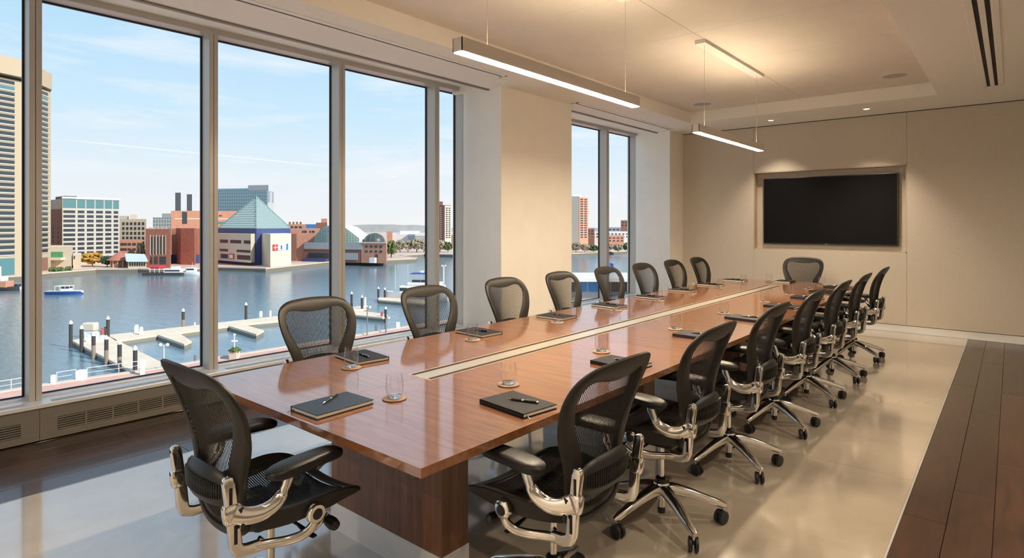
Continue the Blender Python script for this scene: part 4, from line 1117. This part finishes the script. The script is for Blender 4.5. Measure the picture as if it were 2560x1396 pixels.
grid(e, P[0], P[1], [(.03, .09), (.14, .18), (.19, .23), (.27, .30), (.34, .38), (.66, .69), (.72, .75), (.80, .83), (.86, .92)], rows_px(258, [(613, 619)]), 'dark_window', t=.7)
wpart(e, 'lower_glazing', 'dark_window', P[0], P[1], .08, .5, exz(644, 258), exz(633, 258), .5, .2)
wpart(e, 'lower_glazing', 'grey_clad', P[0], P[1], .60, .92, exz(650, 256), exz(633, 256), .5, .2)
wpart(e, 'boat_shed', 'blue_cladding', P[0], P[1], .02, .42, ZQ, exz(648, 256), 2.5, 2)
fo = [(903, 254), (966, 250), (968, 270), (908, 276)]
e, P, zt = bldg('brick_cube', 'orange red brick cube with two rows of windows at the point', fo, 607, 252, 'brick_orange')
grid(e, P[0], P[1], [(.16 + .19 * k, .26 + .19 * k) for k in range(4)], rows_px(252, [(614, 620), (626, 632)]), 'dark_window')
wpart(e, 'door', 'dark_window', P[0], P[1], .56, .67, exz(643, 252), exz(636, 252), .3)
wpart(e, 'van', 'sign_white', P[0], P[1], .45, .66, ZQ, exz(644, 252), 1.5, 2.4)
wpart(e, 'cornice', 'cream_stone', P[0], P[1], -.01, 1.01, zt - .3, zt + .25, .5, .3)
l = e.location; cx_, cy_ = exy(936, 262)
MB().lathe([(4.7 * math.cos(a), (exz(607, 258) - l.z) + 4.1 * math.sin(a)) for a in [PI / 2 * k / 8 for k in range(9)]], (cx_ - l.x, cy_ - l.y, 0), 24, False).build('dome', 'roof_dark', e)
m = MB()
for k in range(12):
    a = 2 * PI * k / 12
    pts = [(cx_ - l.x + 4.75 * math.cos(b) * math.cos(a), cy_ - l.y + 4.75 * math.cos(b) * math.sin(a), (exz(607, 258) - l.z) + 4.15 * math.sin(b)) for b in [PI / 2 * j / 6 for j in range(7)]]
    m.sweep(pts, (.05, .05), n=4)
m.build('dome_ribs', 'glazing_bar', e)
fo = [(838, 330), (935, 330), (985, 350), (860, 360)]

# ---- distance: white hall, towers, low town, hills
fo = [(968, 420), (1130, 420), (1130, 450), (968, 450)]
e, P, zt = bldg('white_terraced_building', 'long pale terraced building in the distance above the trees', fo, 586, 420, 'white_clad')
for y in (591, 596, 601, 606): wpart(e, 'window_band', 'grey_clad', P[0], P[1], .32, .98, exz(y + 2.4, 420), exz(y, 420), .4)
add_prism(e, 'roof_storey', 'white_clad', [(1000, 425), (1050, 425), (1050, 440), (1000, 440)], zt - .2, exz(578, 425))
add_prism(e, 'brick_turret', 'brick_orange', [(967, 415), (981, 415), (981, 420), (967, 420)], ZQ, exz(579, 415))
def tower(x0, xm, x1, ytop, d, m1, m2, lab, rows):
    fo = [(x0, d + 4), (xm, d), (x1, d + 7), ((x0 + x1) / 2, d + 24)]
    e, P, zt = bldg('residential_tower', lab, fo, ytop, d, m1)
    wpart(e, 'balcony_front', m2, P[1], P[2], 0, 1, ZQ, zt - .5, .4, .1)
    for k in range(rows):
        y = ytop + 6 + k * (600 - ytop - 8) / rows
        for u in (.12, .55): wpart(e, 'balcony', 'dark_window', P[1], P[2], u, u + .28, exz(y + 3, d), exz(y, d), .4, .25)
        wpart(e, 'window', 'white_clad', P[0], P[1], .42, .58, exz(y + 2, d), exz(y, d), .3)
    return e, zt
e, zt = tower(1092, 1112, 1128, 513, 385, 'brick_brown', 'cream_stone', 'brown brick residential tower seen past the column reveal', 15)
add_prism(e, 'plant_room', 'brick_brown', [(1095, 390), (1107, 390), (1107, 396), (1095, 396)], zt - .2, exz(504, 390))
e, zt = tower(1405, 1448, 1470, 491, 370, 'cream_stone', 'brick_orange', 'tall residential tower with its lit side painted orange in the far window', 17)  # orange light on the right side is put into the front's colour
add_prism(e, 'plant_room', 'white_clad', [(1432, 378), (1452, 378), (1452, 384), (1432, 384)], zt - .2, exz(487, 378))
for a, b, y, d, mm, lab in ((1380, 1486, 572, 430, 'brick_brown', 'dark brick low block behind the orange tower'), (1500, 1560, 569, 520, 'grey_clad', 'grey flat topped block on the skyline of the far window'),
                            (1552, 1600, 551, 480, 'brick_brown', 'brown block at the right of the far window skyline'), (1500, 1560, 590, 400, 'brick_orange', 'pinkish low brick block in the far window'),
                            (1480, 1600, 580, 440, 'white_clad', 'pale low block in the far window behind the pinkish one'), (1130, 1300, 588, 400, 'brick_orange', 'low brick block on the far shore hidden by the column')):
    fo = [(a, d), (b, d), (b, d + 25), (a, d + 25)]
    e, P, zt = bldg('low_block', lab, fo, y, d, mm)
    nc = max(3, int((b - a) / 9))
    grid(e, P[0], P[1], [((k + .25) / nc, (k + .75) / nc) for k in range(nc)], rows_px(d, [(y + 4, y + 7), (y + 11, y + 14)]), 'dark_window', t=.4)
rg = random.Random(3)
hp = []
for k in range(121):
    px = -700 + k * 28; yy = 574 - 8 * math.exp(-((px - 930) / 260) ** 2) - 3 * math.sin(px / 70) - rg.uniform(0, 3)
    hp.append((px, yy))
vs = [(*exy(px, 1150), ZQ - 1) for px, y in hp] + [(*exy(px, 1150), exz(y, 1150)) for px, y in hp] + [(*exy(px, 1500), exz(y + 6, 1500)) for px, y in hp]
n = len(hp)
tag(MB().add(vs, [(i, i + 1, n + i + 1, n + i) for i in range(n - 1)] + [(n + i, n + i + 1, 2 * n + i + 1, 2 * n + i) for i in range(n - 1)]).build('ground_hills', 'far_hill'), 'hazy wooded hills on the horizon', 'hills', kind='structure')

# ---- trees
def crown_mesh(seed, m):
    rr = random.Random(seed); mb = MB()
    for k in range(110):
        a = rr.uniform(0, 2 * PI); h = rr.uniform(-.85, .85); q = math.sqrt(max(0, 1 - h * h)) * rr.uniform(.25, .88)
        c = (q * math.cos(a), q * math.sin(a), h * .72); s = rr.uniform(.09, .20)
        vs0 = len(mb.v); mb.ball(c, s, 8, 5)
        for i in range(vs0, len(mb.v)):
            v = Vector(mb.v[i]); dlt = (v - Vector(c)); v = Vector(c) + dlt * rr.uniform(.7, 1.3); mb.v[i] = tuple(v)
    mb.sm = [False] * len(mb.f)
    return mb.mesh('foliage', m)
CR = {}
def tree(px, py, w, h, m, lab, d=None, z=ZQ):
    if d is None: x, y, _ = exq(px, py, z)
    else: x, y = exy(px, d)
    dd = x * WV[0] + y * WV[1]; W = w / F * dd; H = h / F * dd
    e = empty('tree', (x, y, z), 0, lab, 'tree', 'trees on the far quay')
    if m not in CR: CR[m] = crown_mesh(len(CR) + 5, m)
    c = put('foliage', CR[m], e, (0, 0, H * .62)); c.scale = (W / 2, W / 2, H * .55); c.rotation_euler.z = px
    MB().cyl((0, 0, 0), (0, 0, H * .6), H * .035, H * .02, n=8).build('trunk', 'bark', e)
tree(231, 667, 56, 34, 'leaf_gold', 'golden autumn tree in front of the slab office')
tree(268, 668, 34, 28, 'leaf_dark', 'dark green tree left of the round pavilion')
tree(140, 664, 30, 22, 'leaf_green', 'green tree in front of the low cream building')
tree(163, 663, 24, 18, 'leaf_green', 'smaller green tree by the green glass building')
tree(352, 664, 24, 52, 'leaf_bare', 'thin bare tree left of the brick warehouse', 240)
tree(328, 664, 20, 36, 'leaf_bare', 'small bare tree over the pale hall roof', 240)
tree(978, 642, 34, 42, 'leaf_green', 'green tree right of the brick cube', 290)
for i, (px, py, w, h, m) in enumerate(((1000, 640, 26, 30, 'leaf_bare'), (1020, 640, 28, 28, 'leaf_bare'), (1042, 640, 30, 34, 'leaf_bare'), (1060, 640, 28, 30, 'leaf_bare'), (1100, 642, 30, 30, 'leaf_bare'), (1120, 642, 26, 26, 'leaf_green'),
                                     (1440, 634, 34, 24, 'leaf_bare'), (1462, 633, 30, 20, 'leaf_bare'), (1484, 632, 30, 18, 'leaf_green'), (1520, 631, 30, 22, 'leaf_bare'), (1545, 630, 30, 20, 'leaf_bare'), (1568, 629, 26, 24, 'leaf_green'))):
    tree(px, py, w, h, m, 'bare branched shore tree, number %s from the left among the distant row' % ['one', 'two', 'three', 'four', 'five', 'six', 'seven', 'eight', 'nine', 'ten', 'eleven', 'twelve'][i], 345)
for i, (px, py, w) in enumerate(((132, 679, 16), (148, 679, 20), (171, 677, 15))):
    x, y, _ = exq(px, py); b = put('shrub', CR['leaf_green'], None, (x, y, ZQ + .6)); b.scale = (1.4 * w / 16, 1.4 * w / 16, 1.3)
    tag(b, 'low yellow green quay shrub, %s beside the tan tower' % ['nearest', 'second', 'third'][i], 'shrub', 'quay shrubs')

# ---- floating docks
ZD = ZW + .75
def dock(poly, lab, name='floating_dock', z=ZD):
    pts = [exq(px, py, z)[:2] for px, py in poly]; c = pts[0]
    e = empty(name, (*c, ZW), 0, lab, 'dock', 'floating docks')
    MB().prism([(x - c[0], y - c[1]) for x, y in pts], .45, z - ZW).build('deck', 'dock_deck', e)
    cx = sum(p[0] for p in pts) / len(pts) - c[0]; cy = sum(p[1] for p in pts) / len(pts) - c[1]
    MB().prism([((x - c[0] - cx) * .985 + cx, (y - c[1] - cy) * .985 + cy) for x, y in pts], -.4, .45).build('float', 'dock_side', e)
dock([(178, 851), (268, 838), (292, 851), (402, 905), (402, 926), (331, 929)], 'wide dock head and gangway reaching the promenade')
dock([(268, 838), (396, 824), (572, 804), (700, 790), (700, 802), (606, 811), (572, 815), (446, 832), (394, 837), (289, 852)], 'long narrow floating dock running right from the dock head')
dock([(394, 837), (446, 832), (479, 853), (461, 861)], 'first finger dock with a white end')
dock([(572, 815), (606, 811), (660, 826), (641, 836)], 'second finger dock further right')
dock([(860, 770), (919, 764), (917, 772), (862, 780)], 'short finger dock behind the second window chair')
dock([(862, 780), (892, 776), (969, 786), (965, 795), (940, 793), (870, 786)], 'finger dock with a seated person and gear')
dock([(944, 744), (960, 742), (1080, 752), (1080, 762), (946, 750)], 'pale dock alongside the white yacht')
def pile(px, ytop, ybot, lab, lower=False, m='pile_dark', r=.23):
    x, y, _ = exq(px, ybot, ZD); d = x * WV[0] + y * WV[1]; zt = exz(ytop, d)
    e = empty('mooring_pile', (x, y, ZW), 0, lab, 'pile', 'mooring piles')
    h = zt - ZW
    MB().cyl((0, 0, -.5), (0, 0, h - .5), r, n=12).build('shaft', m, e)
    if lower: MB().cyl((0, 0, -.4), (0, 0, h * .5), r * 1.02, n=12).build('lower_sleeve', 'pile_mid', e)
    MB().lathe([(r * 1.06, h - .55), (r * 1.06, h - .35), (r * .8, h - .22), (.03, h)], n=12).build('cap', 'pile_white', e)
for i, (px, a, b, lo) in enumerate(((177, 801, 857, 0), (204, 813, 868, 0), (234, 830, 884, 1), (266, 838, 899, 1), (299, 850, 918, 1), (338, 864, 926, 0), (270, 790, 842, 0), (458, 771, 817, 1), (615, 756, 799, 0), (879, 729, 770, 0), (905, 738, 772, 0), (946, 717, 745, 0), (962, 719, 744, 0), (964, 766, 797, 0))):
    pile(px, a, b, 'dark mooring pile with white cap, ' + ['at the dock head corner', 'second along the dock head', 'third along the dock head', 'fourth along the dock head', 'fifth along the dock head', 'last before the promenade', 'behind the dock head', 'beside the first finger dock', 'beside the second finger dock', 'above the nearest window chair', 'left of the yacht dock', 'at the yacht dock tip', 'at the yacht bow', 'at the finger dock end with the person'][i], lo)
def post(name, px, ytop, ybot, w, m, lab, cat, grp, z=ZD, cap=True):
    x, y, _ = exq(px, ybot, z); d = x * WV[0] + y * WV[1]; h = exz(ytop, d) - z; r = w / F * d / 2
    e = empty(name, (x, y, z), AZ, lab, cat, grp)
    MB().box(-r, r, -r, r, 0, h * (.82 if cap else 1), .02).build('body', m, e)
    if cap: MB().lathe([(r * .7, h * .8), (r * 1.25, h * .84), (r * 1.2, h * .94), (.02, h)], n=12).build('cap', 'lamp_globe', e)
    return e
for i, (px, a, b, w) in enumerate(((214, 833, 848, 4), (221, 836, 855, 8), (243, 830, 854, 7), (256, 838, 853, 9), (341, 812, 832, 7), (353, 817, 837, 6), (487, 806, 814, 3), (652, 778, 794, 6), (676, 777, 792, 4), (913, 743, 766, 4))):
    post('dock_pedestal', px, a, b, w, 'pile_white', 'white power pedestal, ' + ['thin one at the dock head', 'left of the dock head box', 'behind the third pile', 'short one near the red gear', 'left of the pair on the long dock', 'right of the pair on the long dock', 'short one beside the first mullion', 'left of the pair by the window chair', 'right of the pair by the window chair', 'on the short finger dock'][i], 'pedestal', 'dock power pedestals')
x, y, _ = exq(226, 834, ZD); e = empty('dock_box', (x, y, ZD), AZ, 'beige covered gear box on the dock head', 'box')
MB().box(-1.0, 1.0, -.6, .6, .4, 1.7, .2).build('cover', 'cream_stone', e); MB().box(-.8, .8, -.5, .5, 0, .45).build('stand', 'pile_white', e)
def figure(px, ybot, h, lab, m):
    x, y, _ = exq(px, ybot, ZD); e = MB()
    e.lathe([(.20, 0), (.26, h * .2), (.22, h * .45), (.27, h * .7), (.12, h * .80), (.07, h * .82), (.13, h * .88), (.13, h * .96), (.02, h)], n=12)
    o = e.build('person', m); o.location = (x, y, ZD); tag(o, lab, 'person')
figure(256, 844, 1.5, 'tiny person in a red top on the dock head', 'skin_cloth')
figure(955, 791, .9, 'tiny person seated at the end of the finger dock', 'skin_cloth')
figure(263, 843, 1.6, 'tiny person in dark clothes on the dock head', 'pile_dark')

# ---- promenade furniture
post('bollard', 133, 938, 962, 8, 'pile_white', 'slim white bollard on the brick promenade', 'bollard', 'white promenade bollards', ZQ, False)
post('bollard', 203, 926, 951, 17, 'pile_white', 'broad white bollard on the brick promenade', 'bollard', 'white promenade bollards', ZQ, False)
post('bollard', 995, 806, 822, 8, 'pile_white', 'white bollard on the promenade behind the second chair', 'bollard', 'white promenade bollards', ZQ, False)
post('bollard', 356, 900, 938, 8, 'pile_white', 'tall white post beside the gangway', 'bollard', 'white promenade bollards', ZQ, False)
post('bollard', 488, 888, 904, 5, 'steel_post', 'grey post on the promenade beside the mullion', 'bollard', 'dark promenade posts', ZQ, False)
post('bollard', 940, 812, 830, 5, 'steel_post', 'short dark post on the promenade between two chairs', 'bollard', 'dark promenade posts', ZQ, False)
def lamp(px, ytop, ybot, lab, m='pile_white', r=.06):
    x, y, _ = exq(px, ybot, ZQ); d = x * WV[0] + y * WV[1]; h = exz(ytop, d) - ZQ
    e = empty('lamp_post', (x, y, ZQ), AZ, lab, 'lamp post', 'promenade lamp posts')
    MB().cyl((0, 0, 0), (0, 0, h), r, r * .8, n=8).build('pole', m, e)
    m2 = MB()
    for s in (-1, 1): m2.cyl((0, 0, h * .93), (s * .4, 0, h * .97), .03, n=6)
    m2.build('arm', m, e)
    for s in (-1, 1): MB().ball((s * .4, 0, h * .99), .2).build('globe', 'lamp_globe', e)
lamp(410, 862, 918, 'white twin globe lamp post on the promenade')
lamp(918, 768, 839, 'dark lamp post right of the nearest window chair', 'steel_post', .09)
lamp(965, 795, 832, 'dark slim post near the second window chair', 'steel_post', .12)
lamp(1109, 664, 740, 'tall white lamp column seen through the narrow pane', 'pile_white', .18)
x, y, _ = exq(586, 898); e = empty('planter', (x, y, ZQ), AZ, 'square stone planter with green shrub on the promenade', 'planter')
MB().lathe([(.55, 0), (.62, .1), (.68, .85), (.72, .95), (.6, .95)], n=4).build('tub', 'cream_stone', e).rotation_euler.z = PI / 4
s_ = put('shrub', CR['leaf_green'], e, (0, 0, 1.1)); s_.scale = (.85, .85, .45)
MB().cyl((0, 0, .9), (0, 0, 2.9), .06, n=6).box(-.35, .35, -.06, .06, 2.1, 2.3).build('sign_pole', 'pile_white', e)
MB().ball((0, 0, 2.95), .16).build('globe', 'lamp_globe', e)
def rail(pts, lab):
    P3 = [exq(px, py) for px, py in pts]; e = empty('railing', P3[0], 0, lab, 'railing', 'promenade railings')
    o = Vector(P3[0])
    for hh, rr in ((1.05, .035), (.55, .022)):
        m = MB()
        for a, b in zip(P3, P3[1:]): m.cyl(Vector(a) - o + Vector((0, 0, hh)), Vector(b) - o + Vector((0, 0, hh)), rr, n=6)
        m.build('rail', 'pile_white', e)
    for a in P3: MB().cyl(Vector(a) - o, Vector(a) - o + Vector((0, 0, 1.05)), .035, n=6).build('rail_post', 'pile_white', e)
rail([(-60, 990), (28, 976), (62, 970)], 'thin white railing on the promenade at the left edge')
rail([(142, 957), (190, 949)], 'thin white railing between the two bollards')
rail([(218, 945), (297, 934), (345, 927)], 'thin white railing from the broad bollard to the gangway')

# ---- boats
def hull(L_, B_, H_, mname, parent, name='hull', stripe=None):
    rings = []
    for k in range(11):
        t = k / 10; x = -L_ / 2 + L_ * t
        w = B_ / 2 * (.86 + .14 * min(1, t * 3)) * (1 - max(0, (t - .45) / .55) ** 2.2) + .02; sh = H_ * (1 + .35 * max(0, t - .4) ** 1.5)
        rings.append([(x + .6 * t * 0, -w, sh), (x, -w * .86, H_ * .3), (x, -w * .5, -.3), (x, w * .5, -.3), (x, w * .86, H_ * .3), (x, w, sh)])
    return MB().loft(rings).build(name, mname, parent)
def boat(name, px, py, ang, lab, cat='boat'):
    x, y, _ = exq(px, py, ZW); return empty(name, (x, y, ZW), AZ + ang, lab, cat, 'boats in the harbour')
e = boat('water_taxi', 163, 736, .12, 'small white water taxi with blue hull crossing the basin')
hull(8.6, 2.6, .75, 'boat_blue', e); hull(8.7, 2.75, .28, 'boat_white', e, 'gunwale').location.z = .62
MB().box(-2.0, 1.6, -1.0, 1.0, 2.05, 2.2, .04).build('roof', 'boat_white', e)
for px_ in (-1.9, -.7, .5, 1.5):
    for s in (-.95, .95): MB().cyl((px_, s, .8), (px_, s, 2.1), .05, n=6).build('roof_post', 'boat_white', e)
MB().box(-.6, 1.3, -.85, .85, .8, 1.5, .05).build('cabin', 'boat_white', e); MB().box(-.4, 1.1, -.88, .88, 1.5, 2.0).build('cabin_glass', 'boat_window', e)
e = boat('motor_yacht', 1040, 752, -.10, 'white motor yacht with blue canopy moored at the pale dock')
hull(15.5, 4.4, 1.9, 'boat_white', e).rotation_euler.z = PI
MB().box(-3.6, 6.8, -1.75, 1.75, 1.8, 3.6, .25).build('deckhouse', 'boat_white', e)
for a, b in ((-3.4, -1.6), (-1.2, 1.6), (2.0, 4.6)): MB().box(a, b, -1.79, 1.79, 2.4, 3.15).build('saloon_window', 'boat_window', e)
MB().box(-1.8, 6.2, -1.6, 1.6, 3.6, 4.4, .2).build('flybridge', 'boat_white', e)
MB().box(-.6, 3.4, -1.45, 1.45, 4.4, 5.0, .1).build('windscreen', 'boat_window', e)
MB().box(-1.0, 4.0, -1.55, 1.55, 6.3, 6.5, .06).build('canopy', 'canvas_blue', e)
for px_ in (-.9, 1.4, 3.9):
    for s in (-1.45, 1.45): MB().cyl((px_, s, 4.3), (px_, s, 6.4), .04, n=6).build('canopy_post', 'chrome', e)
MB().box(1.0, 1.8, -.4, .4, 6.5, 7.0, .1).build('radar', 'boat_white', e)
for px_, h in ((-1.6, 8.5), (-4.6, 8.3)): MB().cyl((px_, -1.2, 2), (px_, -1.2, h), .035, n=5).build('antenna', 'boat_white', e)
MB().box(-5.6, 2.5, -2.14, -2.10, .9, 1.05).build('rub_rail', 'grey_clad', e)
e = boat('restaurant_barge', 425, 688, 0, 'dark restaurant barge with red canopy at the far quay')
MB().box(-8.5, 5.5, -2.2, 2.2, -.3, .9, .1).build('hull', 'pile_dark', e)
MB().box(-6.2, -2.6, -1.8, 1.8, 2.3, 3.2, .3).build('canopy', 'canvas_red', e)
for px_ in (-6, -4.4, -2.8): MB().cyl((px_, -1.7, .8), (px_, -1.7, 2.5), .08, n=6).build('canopy_post', 'boat_white', e)
MB().box(-1.4, 4.6, -1.6, 1.6, .9, 2.2, .1).build('cabin', 'boat_white', e); MB().box(1.0, 3.2, -1.2, 1.2, 2.2, 3.0, .1).build('wheelhouse', 'boat_white', e); MB().box(-1.0, 4.2, -1.65, 1.65, 1.4, 1.9).build('cabin_glass', 'boat_window', e)
e = boat('harbour_tug', 5, 727, 0, 'red and white harbour tug at the left edge')
hull(9.5, 3, 1.0, 'pile_dark', e); MB().box(-4.4, 2.2, -1.3, 1.3, .9, 2.6, .1).build('deckhouse', 'brick_orange', e); MB().box(-2.4, .8, -1.1, 1.1, 2.6, 3.8, .1).build('wheelhouse', 'boat_white', e)
MB().cyl((-.5, 0, 3.8), (-.5, 0, 6.5), .25, n=8).build('funnel', 'boat_white', e)
e = boat('small_launch', 42, 724, 0, 'small pale launch behind the left mullion')
hull(5.0, 1.9, .7, 'boat_white', e); MB().box(-1.2, .7, -.7, .7, .7, 1.5, .1).build('cabin', 'boat_window', e)
e = boat('white_ferry', -92, 962, .2, 'white ferry bow at the very left edge')
hull(7.0, 3.0, 2.6, 'boat_white', e); MB().box(-3, 1.2, -1.2, 1.2, 2.4, 4.6, .3).build('deckhouse', 'boat_white', e); MB().box(-2.6, 1.0, -1.24, 1.24, 3.2, 4.0).build('window', 'boat_window', e)
e = boat('patrol_boat', 481, 688, 0, 'white patrol boat behind the second mullion')
hull(6.5, 2.2, 1.0, 'boat_white', e); MB().box(-1.8, 1.2, -.9, .9, 1.0, 2.6, .1).build('wheelhouse', 'boat_white', e); MB().box(-1.6, 1.0, -.93, .93, 1.8, 2.3).build('window', 'boat_window', e); MB().cyl((0, 0, 2.6), (0, 0, 4.4), .05, n=6).build('mast', 'boat_white', e)

# ---- pier building seen in the far window
fo = [(1380, 127), (1640, 127), (1640, 140), (1380, 140)]
e, P, zt = bldg('pier_terminal', 'low pier terminal with flat white roof in the far window', fo, 701, 127, 'grey_clad', zbase=ZQ)
wpart(e, 'roof_slab', 'roof_white', P[0], P[1], -.02, 1.02, zt - .1, zt + .6, 15, 2.5)
for k in range(9):
    wpart(e, 'wall_panel', 'sign_blue' if k in (2, 3) else 'dark_window', P[0], P[1], .02 + .11 * k, .115 + .11 * k, exz(730, 127), exz(706, 127), .3)
wpart(e, 'pier_apron', 'dock_deck', P[0], P[1], -.05, 1.05, ZW - .5, ZQ, 9, 8)
x, y = exy(1523, 132); e = empty('flag_pole', (x, y, zt + .5), AZ, 'flag pole with small blue flag above the pier terminal roof', 'flag')
MB().cyl((0, 0, 0), (0, 0, exz(656, 132) - zt - .5), .05, n=6).build('pole', 'steel_post', e)
m = MB(); hh = exz(656, 132) - zt - .5
rings = []
for k in range(7): rings.append([(.05 + .16 * k, .12 * math.sin(k), hh - .8 - .06 * k), (.05 + .16 * k, .12 * math.sin(k) + .01, hh - .8 - .06 * k), (.05 + .16 * k, .12 * math.sin(k) + .01, hh - .1 - .05 * k), (.05 + .16 * k, .12 * math.sin(k), hh - .1 - .05 * k)])
m.loft(rings).build('flag', 'canvas_blue', e)
